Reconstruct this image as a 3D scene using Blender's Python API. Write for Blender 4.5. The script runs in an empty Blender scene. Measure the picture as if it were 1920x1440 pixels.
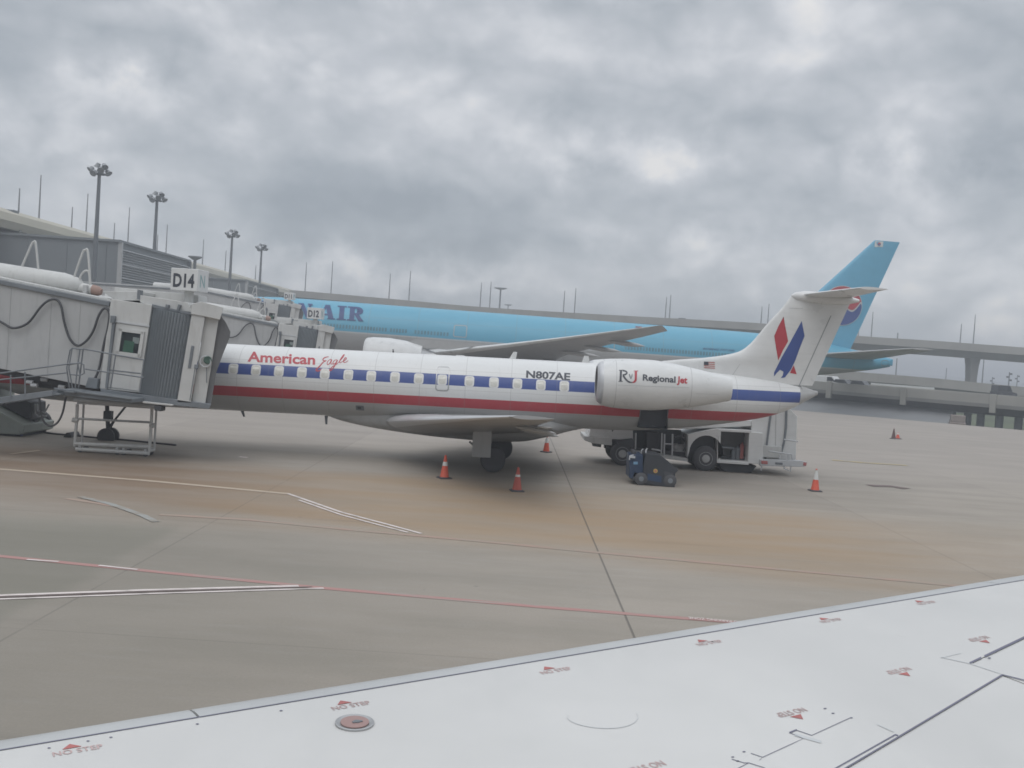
import bpy, bmesh, math, random
import numpy as np
from mathutils import Vector, Matrix, Euler
random.seed(7)
S = bpy.context.scene
COL = S.collection
R = math.radians

# ---------------------------------------------------------------- camera
F_PX, W_PX, CAM_H = 1884.0, 1920.0, 3.9
ROLL = R(3.72)
PITCH = math.atan(59*math.cos(ROLL)/F_PX)
fw = np.array([0, math.cos(PITCH), -math.sin(PITCH)]); up0 = np.array([0, math.sin(PITCH), math.cos(PITCH)])
rt = math.cos(ROLL)*np.array([1., 0, 0]) + math.sin(ROLL)*up0
upv = math.cos(ROLL)*up0 - math.sin(ROLL)*np.array([1., 0, 0])
CP = np.array([0, 0, CAM_H])
cd = bpy.data.cameras.new('camera'); cam = bpy.data.objects.new('camera', cd); COL.objects.link(cam)
cam.matrix_world = Matrix(((rt[0], upv[0], -fw[0], 0), (rt[1], upv[1], -fw[1], 0), (rt[2], upv[2], -fw[2], CAM_H), (0, 0, 0, 1)))
cd.sensor_fit = 'HORIZONTAL'; cd.sensor_width = 36; cd.lens = 36*F_PX/W_PX
cd.clip_start = 0.05; cd.clip_end = 6000
S.camera = cam

def ray(x, y): return fw + rt*(x-960)/F_PX - upv*(y-720)/F_PX
def at(x, y, Y): d = ray(x, y); return CP + d*(Y/d[1])           # photo point -> world point at depth Y
def gr(x, y, z=0.0): d = ray(x, y); return CP + d*((z-CAM_H)/d[2])  # photo point -> world point at height z

# ---------------------------------------------------------------- render look
S.view_settings.view_transform = 'Standard'; S.view_settings.look = 'None'
S.view_settings.exposure = 0.36; S.view_settings.gamma = 1.0
S.cycles.use_denoising = True
S.cycles.max_bounces = 6
S.cycles.filter_width = 1.65

# ---------------------------------------------------------------- node helper
class NT:
    def __init__(s, tree): s.t = tree; s.n = tree.nodes; s.l = tree.links
    def put(s, sock, v):
        if isinstance(v, bpy.types.NodeSocket): s.l.new(v, sock)
        elif isinstance(v, (tuple, list)) and sock.type == 'RGBA' and len(v) == 3: sock.default_value = (*v, 1)
        else: sock.default_value = v
    def math(s, op, a, b=None, c=None, clamp=False):
        n = s.n.new('ShaderNodeMath'); n.operation = op; n.use_clamp = clamp
        for i, v in enumerate((a, b, c)):
            if v is not None: s.put(n.inputs[i], v)
        return n.outputs[0]
    def mix(s, f, a, b, blend='MIX'):
        n = s.n.new('ShaderNodeMix'); n.data_type = 'RGBA'; n.blend_type = blend
        s.put(n.inputs[0], f); s.put(n.inputs[6], a); s.put(n.inputs[7], b); return n.outputs[2]
    def noise(s, vec, scale, detail=4, rough=.55, dist=0):
        n = s.n.new('ShaderNodeTexNoise'); n.inputs['Scale'].default_value = scale; n.inputs['Detail'].default_value = detail
        n.inputs['Roughness'].default_value = rough; n.inputs['Distortion'].default_value = dist
        if vec is not None: s.l.new(vec, n.inputs['Vector'])
        return n.outputs[0]
    def mapping(s, vec, scale=(1, 1, 1), loc=(0, 0, 0)):
        n = s.n.new('ShaderNodeMapping'); n.inputs['Scale'].default_value = scale; n.inputs['Location'].default_value = loc
        s.l.new(vec, n.inputs['Vector']); return n.outputs[0]
    def obj(s): return s.n.new('ShaderNodeTexCoord').outputs['Object']
    def sep(s, v):
        n = s.n.new('ShaderNodeSeparateXYZ'); s.l.new(v, n.inputs[0]); return n.outputs
    def comb(s, x, y, z):
        n = s.n.new('ShaderNodeCombineXYZ')
        for i, v in enumerate((x, y, z)): s.put(n.inputs[i], v)
        return n.outputs[0]
    def smooth(s, v, a, b, lo=0., hi=1.):
        n = s.n.new('ShaderNodeMapRange'); n.interpolation_type = 'SMOOTHSTEP'
        s.put(n.inputs[0], v); n.inputs[1].default_value = a; n.inputs[2].default_value = b
        n.inputs[3].default_value = lo; n.inputs[4].default_value = hi; return n.outputs[0]
    def ramp(s, v, stops, interp='LINEAR'):
        n = s.n.new('ShaderNodeValToRGB'); n.color_ramp.interpolation = interp
        e = n.color_ramp.elements
        while len(e) < len(stops): e.new(1.0)
        for i, (p, c) in enumerate(stops): e[i].position = p; e[i].color = (*c, 1)
        s.put(n.inputs[0], v); return n.outputs[0]

# ---------------------------------------------------------------- sky: overcast cloud deck in the world
SUN_EL, SUN_AZ = R(58), R(205)       # azimuth clockwise from +Y: behind and left of the camera
wd = bpy.data.worlds.new('World'); S.world = wd; wd.use_nodes = True
w = NT(wd.node_tree); w.n.clear()
out = w.n.new('ShaderNodeOutputWorld')
sky = w.n.new('ShaderNodeTexSky'); sky.sky_type = 'NISHITA'; sky.sun_disc = False
sky.sun_elevation = SUN_EL; sky.sun_rotation = SUN_AZ
D = w.n.new('ShaderNodeTexCoord').outputs['Generated']
dx, dy, dz = w.sep(D)
den = w.math('ADD', w.math('MAXIMUM', dz, 0.0), 0.10)
plane = w.comb(w.math('DIVIDE', dx, den), w.math('DIVIDE', dy, den), 0.0)
Ds = w.mapping(D, (1, 1, 1.55))
n1 = w.noise(w.mapping(plane, (.95, .70, 1), (4.0, 1.3, 0)), 1.0, 5, .54, .35)
n3 = w.noise(w.mapping(Ds, (1, 1, 1), (2.2, .4, 1)), 4.8, 9, .50, .1)
def billow(scale, seed):      # rounded lumps with dark creases between them
    n_ = w.noise(w.mapping(Ds, (1, 1, 1), seed), scale, 3, .5, .25)
    return w.math('ABSOLUTE', w.math('MULTIPLY_ADD', n_, 2.0, -1.0))
b1, b2, b3 = billow(6.5, (3, 1, 2)), billow(13.0, (1, 5, 2)), billow(29.0, (7, 2, 2))
az = w.math('ARCTAN2', dx, dy); el = w.math('ARCSINE', dz)
wa = w.noise(w.mapping(D, (1, 1, 1), (9, 0, 0)), 8.0, 7, .62); wb = w.noise(w.mapping(D, (1, 1, 1), (0, 9, 3)), 9.0, 7, .62)
az = w.math('ADD', az, w.math('MULTIPLY', w.math('SUBTRACT', wa, .5), .26))
el = w.math('ADD', el, w.math('MULTIPLY', w.math('SUBTRACT', wb, .5), .14))
val = w.math('MULTIPLY', w.math('SUBTRACT', n1, .5), .30)
val = w.math('ADD', val, w.math('MULTIPLY', w.math('SUBTRACT', n3, .5), 1.50))
val = w.math('ADD', val, w.math('MULTIPLY', w.math('SUBTRACT', b1, .22), .66))
val = w.math('ADD', val, w.math('MULTIPLY', w.math('SUBTRACT', b2, .22), .36))
val = w.math('ADD', val, w.math('MULTIPLY', w.math('SUBTRACT', b3, .22), .13))
val = w.math('ADD', val, .58)
# broad light and dark cloud masses (direction on the sky dome, size, strength)
BLOBS = [(260, 70, 170, 60, -.17), (330, 120, 160, 50, -.12), (40, 255, 110, 40, .28), (270, 200, 150, 35, .22), (620, 60, 260, 80, .12),
         (520, 220, 260, 50, .06), (480, 360, 420, 70, -.06), (700, 400, 420, 60, -.07), (1000, 430, 300, 50, -.10), (1210, 290, 110, 45, .36),
         (1060, 250, 120, 40, .12), (1480, 170, 230, 110, -.13), (1620, 270, 200, 60, -.12), (1330, 370, 260, 45, -.10),
         (1700, 330, 130, 45, .34), (1800, 400, 140, 50, .16), (1870, 60, 160, 80, -.08), (1880, 280, 90, 60, -.20), (1100, 40, 260, 70, .14),
         (660, 520, 180, 30, .44), (860, 520, 140, 34, .30), (1330, 520, 220, 40, .28), (1800, 560, 200, 60, .18), (250, 440, 240, 60, -.06), (1450, 470, 240, 40, .10),
         (80, 40, 130, 60, .10), (820, 200, 150, 70, .08), (880, 330, 120, 30, .06)]
for bx, by, sx, sy, am in BLOBS:
    d = ray(bx, by); a0 = math.atan2(d[0], d[1]); e0 = math.atan2(d[2], math.hypot(d[0], d[1]))
    u = w.math('DIVIDE', w.math('SUBTRACT', az, a0), sx*1.15/F_PX); v = w.math('DIVIDE', w.math('SUBTRACT', el, e0), sy*1.15/F_PX)
    g = w.math('EXPONENT', w.math('MULTIPLY', w.math('ADD', w.math('MULTIPLY', u, u), w.math('MULTIPLY', v, v)), -1.0))
    val = w.math('MULTIPLY_ADD', g, am*1.0, val)
val = w.math('MULTIPLY_ADD', w.math('SUBTRACT', val, .54), 1.16, .56)
cc = w.ramp(val, [(0.0, (.262, .290, .322)), (.25, (.318, .346, .378)), (.46, (.385, .410, .440)), (.64, (.450, .470, .500)), (.84, (.555, .568, .592)), (1.0, (.66, .652, .645))])
lift = w.smooth(dz, .30, .85, 1.0, 2.3)                 # an overcast sky is brightest overhead
vm = w.n.new('ShaderNodeVectorMath'); vm.operation = 'SCALE'; w.l.new(cc, vm.inputs[0]); w.l.new(lift, vm.inputs['Scale'])
bg1 = w.n.new('ShaderNodeBackground'); w.l.new(vm.outputs[0], bg1.inputs[0]); bg1.inputs[1].default_value = 1.06
bg2 = w.n.new('ShaderNodeBackground'); w.l.new(sky.outputs[0], bg2.inputs[0]); bg2.inputs[1].default_value = 0.05
mx = w.n.new('ShaderNodeMixShader'); mx.inputs[0].default_value = .12
w.l.new(bg1.outputs[0], mx.inputs[1]); w.l.new(bg2.outputs[0], mx.inputs[2]); w.l.new(mx.outputs[0], out.inputs[0])
# sun behind thick cloud
sd = bpy.data.lights.new('sun', 'SUN'); so = bpy.data.objects.new('sun', sd); COL.objects.link(so)
sd.energy = 0.6; sd.angle = R(45); sd.color = (1.0, .965, .92)
so.rotation_euler = Euler((R(90)-SUN_EL, 0, -SUN_AZ+R(180)), 'XYZ')
sdir = Vector((math.sin(SUN_AZ)*math.cos(SUN_EL), math.cos(SUN_AZ)*math.cos(SUN_EL), math.sin(SUN_EL)))
so.rotation_euler = sdir.to_track_quat('Z', 'Y').to_euler()

# ---------------------------------------------------------------- materials
MATS = {}
def new_mat(name):
    m = bpy.data.materials.new(name); m.use_nodes = True
    t = NT(m.node_tree); b = t.n['Principled BSDF']; return m, t, b
def paint(name, c, rough=.45, var=.10, metal=0., scale=1.2, dirt=None, streak=None, bump=0., spec=.5):
    """a painted / bare surface with gentle procedural unevenness"""
    if name in MATS: return MATS[name]
    m, t, b = new_mat(name); o = t.obj()
    nz = t.noise(o, scale, 6, .6)
    f = t.smooth(nz, .30, .72)
    lo = tuple(x*(1-var) for x in c); hi = tuple(min(1, x*(1+var*.5)) for x in c)
    col = t.mix(f, lo, hi)
    if dirt:
        dcol, amt = dirt
        dn = t.smooth(t.noise(t.mapping(o, streak or (1, 1, 1)), scale*2.3, 7, .65), .48, .78, 0, amt)
        col = t.mix(dn, col, dcol)
    t.put(b.inputs['Base Color'], col); b.inputs['Metallic'].default_value = metal
    t.put(b.inputs['Roughness'], t.smooth(nz, .2, .8, max(.05, rough-.08), min(1, rough+.10)))
    b.inputs['Specular IOR Level'].default_value = spec
    if bump:
        bn = t.n.new('ShaderNodeBump'); bn.inputs['Strength'].default_value = bump; bn.inputs['Distance'].default_value = .02
        t.l.new(t.noise(o, scale*9, 5, .6), bn.inputs['Height']); t.l.new(bn.outputs[0], b.inputs['Normal'])
    MATS[name] = m; return m

P = dict(
 white=paint('white_aircraft_paint', (.64, .64, .63), .32, .06, dirt=((.45, .44, .42), .25), streak=(.4, 1, 3)),
 bridge=paint('cream_bridge_paint', (.53, .528, .512), .5, .07, dirt=((.30, .28, .25), .35), streak=(2.5, 2.5, .5)),
 bridge2=paint('grey_bridge_paint', (.40, .40, .40), .5, .06, dirt=((.26, .25, .23), .35), streak=(2, 2, .4)),
 panelgrey=paint('pale_grey_panel', (.43, .43, .425), .5, .06, dirt=((.24, .24, .24), .3), streak=(2, 2, .4)),
 slate=paint('slate_grey_metal', (.17, .185, .20), .55, .15),
 curtain=paint('grey_curtain_fabric', (.30, .325, .345), .7, .10),
 canopy=paint('dark_canopy_fabric', (.145, .145, .148), .85, .15, bump=.3),
 black=paint('black_rubber', (.075, .075, .080), .8, .2, bump=.2),
 dark=paint('dark_machinery', (.06, .062, .068), .6, .25),
 steel=paint('bare_steel', (.42, .42, .42), .38, .12, metal=.7),
 alu=paint('polished_aluminium', (.56, .56, .565), .34, .04, metal=.5),
 belly=paint('bare_belly_metal', (.40, .40, .395), .42, .10, dirt=((.25, .24, .22), .3)),
 blue=paint('blue_livery_paint', (.045, .080, .26), .35, .06),
 red=paint('red_livery_paint', (.42, .045, .060), .38, .06),
 ink=paint('dark_lettering_paint', (.05, .055, .07), .5, .05),
 sky777=paint('sky_blue_paint', (.115, .375, .54), .35, .04),
 navy=paint('navy_lettering_paint', (.018, .045, .16), .45, .05),
 grey777=paint('pale_grey_paint', (.40, .40, .395), .42, .07),
 wing777=paint('grey_wing_paint', (.33, .335, .34), .4, .08),
 cone=paint('orange_cone_plastic', (.62, .10, .055), .55, .12, dirt=((.25, .09, .06), .4)),
 conedark=paint('faded_cone_plastic', (.42, .085, .06), .6, .15, dirt=((.16, .07, .05), .5)),
 collar=paint('white_reflective_sleeve', (.62, .62, .60), .4, .1),
 concrete=paint('bridge_concrete', (.34, .325, .30), .85, .12, scale=.15, dirt=((.20, .19, .175), .4), streak=(1, 1, .2), bump=.1),
 concdark=paint('weathered_concrete', (.20, .195, .185), .85, .15, scale=.15, dirt=((.12, .115, .11), .4)),
 wallgrey=paint('grey_cladding', (.19, .205, .215), .6, .06, scale=.3),
 louvre=paint('louvre_metal', (.36, .37, .385), .5, .06, scale=.3),
 rail=paint('pale_steel_rail', (.50, .51, .52), .45, .08),
 roof=paint('tan_roof_sheet', (.39, .365, .29), .6, .08, scale=.1, dirt=((.27, .25, .20), .4), streak=(1, .2, 1)),
 pole=paint('galvanised_pole', (.13, .14, .15), .5, .1),
 polefar=paint('weathered_thin_pole', (.20, .21, .22), .6, .1),
 lamp=paint('lamp_housing', (.24, .25, .26), .45, .15),
 tugblue=paint('dark_blue_machine_paint', (.022, .045, .095), .45, .2, dirt=((.05, .05, .055), .5)),
 tugdark=paint('charcoal_machine_paint', (.034, .037, .044), .5, .2),
 yellow=paint('yellow_plate', (.42, .30, .07), .5, .1),
 teal=paint('teal_lettering', (.22, .38, .39), .5, .1),
 green=paint('green_panel', (.10, .22, .15), .5, .15),
 grass=paint('rough_grass', (.085, .105, .055), .95, .3, scale=.06, dirt=((.14, .125, .075), .5), bump=.3),
 wood=paint('distant_foliage', (.085, .105, .11), .95, .3, scale=.05),
 asphalt=paint('grey_asphalt_slope', (.25, .255, .262), .9, .10, scale=.12, dirt=((.15, .15, .155), .4), streak=(.2, 1, 4)),
 wingpaint=paint('own_wing_paint', (.575, .565, .545), .34, .07, scale=.55, dirt=((.47, .47, .455), .40), streak=(1.6, .5, 1)),
 slatmetal=paint('leading_edge_metal', (.47, .475, .47), .38, .08, metal=.1),
 seam=paint('panel_gap_sealant', (.15, .15, .20), .7, .1),
 seamfaint=paint('faint_panel_joint', (.52, .53, .53), .5, .05),
 redmark=paint('faded_red_stencil', (.42, .135, .125), .6, .15),
 redmark2=paint('worn_red_stencil', (.50, .36, .345), .6, .2),
 cap=paint('fuel_cap_red', (.34, .215, .195), .45, .2),
)
m, t, b = new_mat('window_glass'); b.inputs['Base Color'].default_value = (.75, .8, .8, 1); b.inputs['Transmission Weight'].default_value = 1; b.inputs['Roughness'].default_value = .02; b.inputs['IOR'].default_value = 1.1; P['glass'] = m
P['jetwing'] = paint('regional_wing_metal', (.36, .36, .362), .38, .10, dirt=((.18, .175, .17), .35), streak=(.4, 1, 1))
P['holdgrey'] = paint('hold_lining', (.085, .09, .105), .6, .15)
P['pane'] = paint('aircraft_window_pane', (.60, .585, .53), .18, .12, scale=6)
P['paneframe'] = paint('window_surround', (.68, .67, .65), .35, .05)
P['darkglass'] = paint('dark_glazing', (.035, .04, .045), .12, .1)
P['pane777'] = paint('far_cabin_window', (.13, .27, .34), .2, .2)

def banded(name, stops, scale, belly_noise=True, rough=.33, zoff=0., var=.05, lap=1.52, lapw=.022, xcut=None):
    """livery: colour by height on the body, painted bands with hard edges"""
    m, t, b = new_mat(name); o = t.obj(); x, y, z = t.sep(o)
    zz = t.math('DIVIDE', t.math('SUBTRACT', z, zoff), scale)
    col = t.ramp(zz, stops, 'CONSTANT')
    if xcut: col = t.mix(t.math('GREATER_THAN', x, xcut), col, (.42, .42, .415))
    nz = t.noise(t.mapping(o, (.35, 1, 1)), 1.4, 6, .6)
    col = t.mix(t.smooth(nz, .35, .75, 0, 1), col, t.mix(var, col, (.35, .33, .30)))
    ds = t.smooth(t.noise(t.mapping(o, (5, 1, .35)), 2.2, 6, .65), .52, .80, 0, .14)
    col = t.mix(ds, col, (.30, .28, .26))
    fx = t.math('FRACT', t.math('DIVIDE', x, lap)); lapm = t.math('LESS_THAN', fx, lapw/lap)
    fz = t.math('FRACT', t.math('DIVIDE', z, lap*.42)); lapm = t.math('MAXIMUM', lapm, t.math('LESS_THAN', fz, lapw*.6/(lap*.42)))
    col = t.mix(t.math('MULTIPLY', lapm, .32), col, (.22, .21, .20))
    t.put(b.inputs['Base Color'], col); t.put(b.inputs['Roughness'], t.smooth(nz, .2, .8, rough-.06, rough+.10))
    return m
def lin(*rgb): return tuple(((c/255)/12.92 if c/255 <= .04045 else ((c/255+.055)/1.055)**2.4) for c in rgb)
P['erj'] = banded('regional_jet_livery', [(0, (.40, .40, .395)), (1.955/4, (.42, .050, .065)), (2.295/4, (.66, .66, .65)), (2.695/4, (.045, .080, .26)), (3.055/4, (.66, .66, .65))], 4.0, xcut=9.86)
P['jumbo'] = banded('wide_body_livery', [(0, (.37, .37, .365)), (4.66/9, (.46, .47, .47)), (4.80/9, (.098, .350, .490))], 9.0, rough=.42, var=.03, lap=5.1, lapw=.06)

# ---------------------------------------------------------------- mesh helpers
class MB:
    def __init__(s): s.v = []; s.f = []; s.m = []; s.mi = 0
    def add(s, vs, fs):
        b = len(s.v); s.v += [tuple(map(float, p)) for p in vs]
        for f in fs: s.f.append([b+i for i in f]); s.m.append(s.mi)
        return s
    def box(s, c, d, rz=0., mat=None):
        hx, hy, hz = d[0]/2, d[1]/2, d[2]/2
        M = mat or Matrix.Rotation(rz, 3, 'Z')
        vs = [Vector(c) + M @ Vector((sx*hx, sy*hy, sz*hz)) for sx in (-1, 1) for sy in (-1, 1) for sz in (-1, 1)]
        return s.add(vs, [(0, 1, 3, 2), (4, 6, 7, 5), (0, 4, 5, 1), (2, 3, 7, 6), (0, 2, 6, 4), (1, 5, 7, 3)])
    def prism(s, poly, y0, y1):
        """polygon of (x, z) pushed from y0 to y1"""
        n = len(poly)
        vs = [(x, y0, z) for x, z in poly] + [(x, y1, z) for x, z in poly]
        return s.add(vs, [tuple(range(n)), tuple(range(2*n-1, n-1, -1))] + [(i, i+n, (i+1) % n+n, (i+1) % n) for i in range(n)])
    def zprism(s, poly, z0, z1):
        n = len(poly)
        vs = [(x, y, z0) for x, y in poly] + [(x, y, z1) for x, y in poly]
        return s.add(vs, [tuple(range(n-1, -1, -1)), tuple(range(n, 2*n))] + [(i, (i+1) % n, (i+1) % n+n, i+n) for i in range(n)])
    def loft(s, rings, cap0=True, cap1=True, closed=True):
        n = len(rings[0]); vs = [p for r in rings for p in r]; fs = []
        for k in range(len(rings)-1):
            for i in range(n if closed else n-1):
                j = (i+1) % n; fs.append((k*n+i, k*n+j, (k+1)*n+j, (k+1)*n+i))
        if cap0: fs.append(tuple(range(n-1, -1, -1)))
        if cap1: fs.append(tuple(range((len(rings)-1)*n, len(rings)*n)))
        return s.add(vs, fs)
    def tube(s, pts, r, n=8):
        pts = [Vector(p) for p in pts]; rs = r if isinstance(r, (list, tuple)) else [r]*len(pts); rings = []
        ref = None
        for i, p in enumerate(pts):
            d = (pts[min(i+1, len(pts)-1)] - pts[max(i-1, 0)]).normalized()
            if ref is None: ref = d.orthogonal().normalized()
            a = (ref - d*ref.dot(d))
            a = a.normalized() if a.length > 1e-6 else d.orthogonal().normalized()
            ref = a; bb = d.cross(a)
            rings.append([p + (a*math.cos(q) + bb*math.sin(q))*rs[i] for q in [2*math.pi*k/n for k in range(n)]])
        return s.loft(rings)
    def cyl(s, p0, p1, r0, r1=None, n=16): return s.tube([p0, p1], [r0, r0 if r1 is None else r1], n)
    def lathe(s, c, axis, prof, n=24):
        """profile of (t along axis, radius)"""
        ax = Vector(axis).normalized(); a = ax.orthogonal().normalized(); bb = ax.cross(a); c = Vector(c)
        return s.loft([[c + ax*tt + (a*math.cos(q) + bb*math.sin(q))*max(rr, 1e-4) for q in [2*math.pi*k/n for k in range(n)]] for tt, rr in prof])
    def build(s, name, mat, parent=None, world=False, ang=35, bevel=0., flip=True):
        me = bpy.data.meshes.new(name)
        off = Vector((0, 0, 0))
        if world and parent is not None:
            q = parent
            while q is not None: off += q.location; q = q.parent
        me.from_pydata([tuple(Vector(p)-off) for p in s.v], [], s.f)
        mats = mat if isinstance(mat, (list, tuple)) else [mat]
        for mm in mats: me.materials.append(mm)
        for p, k in zip(me.polygons, s.m): p.material_index = k
        if flip:
            bm = bmesh.new(); bm.from_mesh(me); bmesh.ops.recalc_face_normals(bm, faces=bm.faces); bm.to_mesh(me); bm.free()
        for p in me.polygons: p.use_smooth = True
        me.set_sharp_from_angle(angle=R(ang))
        o = bpy.data.objects.new(name, me); COL.objects.link(o)
        if parent is not None: o.parent = parent
        if bevel:
            bv = o.modifiers.new('edge', 'BEVEL'); bv.width = bevel; bv.segments = 2; bv.limit_method = 'ANGLE'; bv.angle_limit = R(40)
        return o

def tag(o, label, cat, group=None):
    o['label'] = label; o['category'] = cat
    if group: o['group'] = group
    return o
def thing(name, label, cat, loc=(0, 0, 0), group=None):
    o = bpy.data.objects.new(name, None); COL.objects.link(o); o.location = tuple(map(float, loc)); o.empty_display_size = .3
    return tag(o, label, cat, group)
def struct(o): o['kind'] = 'structure'; return o
def copy_tree(o, parent=None):
    c = o.copy(); COL.objects.link(c)
    if parent is not None: c.parent = parent
    for ch in list(o.children): copy_tree(ch, c)
    return c
def hermite(xs, ys):
    """smooth monotone interpolation"""
    xs = list(xs); ys = list(ys); n = len(xs)
    d = [(ys[i+1]-ys[i])/(xs[i+1]-xs[i]) for i in range(n-1)]
    mm = [d[0]] + [0 if d[i-1]*d[i] <= 0 else 2*d[i-1]*d[i]/(d[i-1]+d[i]) for i in range(1, n-1)] + [d[-1]]
    def f(x):
        if x <= xs[0]: return ys[0]
        if x >= xs[-1]: return ys[-1]
        i = max(k for k in range(n-1) if xs[k] <= x); h = xs[i+1]-xs[i]; u = (x-xs[i])/h
        return ys[i]*(1+2*u)*(1-u)**2 + h*mm[i]*u*(1-u)**2 + ys[i+1]*u*u*(3-2*u) + h*mm[i+1]*u*u*(u-1)
    return f

# ---- flat artwork: lists of polygons in artwork units, laid on a surface
def text_polys(body, bold=0., shear=0.):
    """built-in lettering as triangles; unit = cap height, origin at the baseline left"""
    cu = bpy.data.curves.new('lettering_source', 'FONT'); cu.body = body; cu.fill_mode = 'FRONT'; cu.offset = bold; cu.shear = shear; cu.resolution_u = 3
    o = bpy.data.objects.new('lettering_source', cu); COL.objects.link(o)
    dg = bpy.context.evaluated_depsgraph_get(); me = bpy.data.meshes.new_from_object(o.evaluated_get(dg))
    vs = [(v.co.x, v.co.y) for v in me.vertices]; fs = [tuple(p.vertices) for p in me.polygons]
    bpy.data.objects.remove(o); bpy.data.curves.remove(cu); bpy.data.meshes.remove(me)
    return vs, fs
def norm_text(body, bold=0., shear=0., cap=None):
    vs, fs = text_polys(body, bold, shear)
    c = cap or .729
    x0 = min(v[0] for v in vs); x1 = max(v[0] for v in vs)
    return [((x-x0)/(x1-x0), y/c) for x, y in vs], fs
def ribbon(pts, w0):
    """pen stroke along 2-D points, width list or number"""
    n = len(pts); ws = w0 if isinstance(w0, (list, tuple)) else [w0*(.55+.45*math.sin(math.pi*(i+.5)/n)) for i in range(n)]
    L, Rr = [], []
    for i, (x, y) in enumerate(pts):
        ax, ay = pts[max(i-1, 0)]; bx, by = pts[min(i+1, n-1)]; h = math.hypot(bx-ax, by-ay) or 1
        nx, ny = -(by-ay)/h, (bx-ax)/h
        L.append((x+nx*ws[i]/2, y+ny*ws[i]/2)); Rr.append((x-nx*ws[i]/2, y-ny*ws[i]/2))
    return [[L[i], L[i+1], Rr[i+1], Rr[i]] for i in range(n-1)]
def curve2(pts, k=6):
    """Catmull-Rom through points"""
    o = []; p = [pts[0]] + list(pts) + [pts[-1]]
    for i in range(1, len(p)-2):
        for j in range(k):
            t_ = j/k; a, b_, c, d = p[i-1], p[i], p[i+1], p[i+2]
            o.append(tuple(.5*(2*b_[q] + (c[q]-a[q])*t_ + (2*a[q]-5*b_[q]+4*c[q]-d[q])*t_**2 + (3*b_[q]-a[q]-3*c[q]+d[q])*t_**3) for q in range(len(a))))
    o.append(tuple(pts[-1])); return o
def ring_part(cx, cy, rx, ry, t, a0, a1, n=14):
    P1 = [(cx+rx*math.cos(a), cy+ry*math.sin(a)) for a in np.linspace(a0, a1, n)]
    P2 = [(cx+(rx-t)*math.cos(a), cy+(ry-t)*math.sin(a)) for a in np.linspace(a0, a1, n)]
    return [[P1[i], P1[i+1], P2[i+1], P2[i]] for i in range(n-1)]

def decal(name, shapes, to_surface, mat, parent, cut=None, lift=.0006):
    """shapes: list of (verts2d, faces) or polygons; to_surface(u, v, k) -> local 3-D point"""
    bm = bmesh.new(); lay = bm.verts.layers.float.new('k'); k = 0
    for sh in shapes:
        if isinstance(sh, tuple): vs, fs = sh
        else: vs, fs = sh, [tuple(range(len(sh)))]
        bv = [bm.verts.new((x, 0, y)) for x, y in vs]
        for q in bv: q[lay] = k*lift
        for f in fs:
            try: bm.faces.new([bv[i] for i in f])
            except ValueError: pass
        k += 1
    if cut:
        for ax, step in cut:
            ix = 0 if ax == 0 else 2; lo = min(v.co[ix] for v in bm.verts); hi = max(v.co[ix] for v in bm.verts)
            q = lo + step
            while q < hi:
                no = (1, 0, 0) if ax == 0 else (0, 0, 1); co = (q, 0, 0) if ax == 0 else (0, 0, q)
                bmesh.ops.bisect_plane(bm, geom=bm.verts[:]+bm.edges[:]+bm.faces[:], plane_co=co, plane_no=no); q += step
    bmesh.ops.triangulate(bm, faces=bm.faces[:])
    for v in bm.verts: v.co = Vector(to_surface(v.co.x, v.co.z, v[lay]))
    bm.normal_update()
    me = bpy.data.meshes.new(name); bm.to_mesh(me); bm.free(); me.materials.append(mat)
    for p in me.polygons: p.use_smooth = True
    o = bpy.data.objects.new(name, me); COL.objects.link(o); o.parent = parent; return o
def affine(shape, p0, p1, ptop):
    """place a unit-artwork (verts, faces) so (0,0)->p0, (1,0)->p1, (0,1)->ptop"""
    vs, fs = shape
    return ([(p0[0]+(p1[0]-p0[0])*u+(ptop[0]-p0[0])*v, p0[1]+(p1[1]-p0[1])*u+(ptop[1]-p0[1])*v) for u, v in vs], fs)
def rrect(cx, cy, w_, h_, r, n=5):
    o = []
    for qx, qy, a0 in ((1, 1, 0), (-1, 1, 90), (-1, -1, 180), (1, -1, 270)):
        for i in range(n+1):
            a = R(a0+90*i/n); o.append((cx+qx*(w_/2-r)+r*math.cos(a), cy+qy*(h_/2-r)+r*math.sin(a)))
    return o

def foil_h(u): u = min(max(u, 0), 1); return 5*(.2969*math.sqrt(u)-.126*u-.3516*u*u+.2843*u**3-.1036*u**4)
def lifting_surface(mb, secs, n=14):
    """secs: (le point, chord, half-thickness fraction, normal axis). chord along +x"""
    rings = []
    us = [.5*(1-math.cos(math.pi*i/n)) for i in range(n+1)]
    for le, c, th, ax in secs:
        le = Vector(le); nrm = Vector(ax)
        up_ = [le + Vector((u*c, 0, 0)) + nrm*(foil_h(u)*th*c) for u in us]
        dn = [le + Vector((u*c, 0, 0)) - nrm*(foil_h(u)*th*c) for u in reversed(us[1:-1])]
        rings.append(up_+dn)
    return mb.loft(rings)

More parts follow.
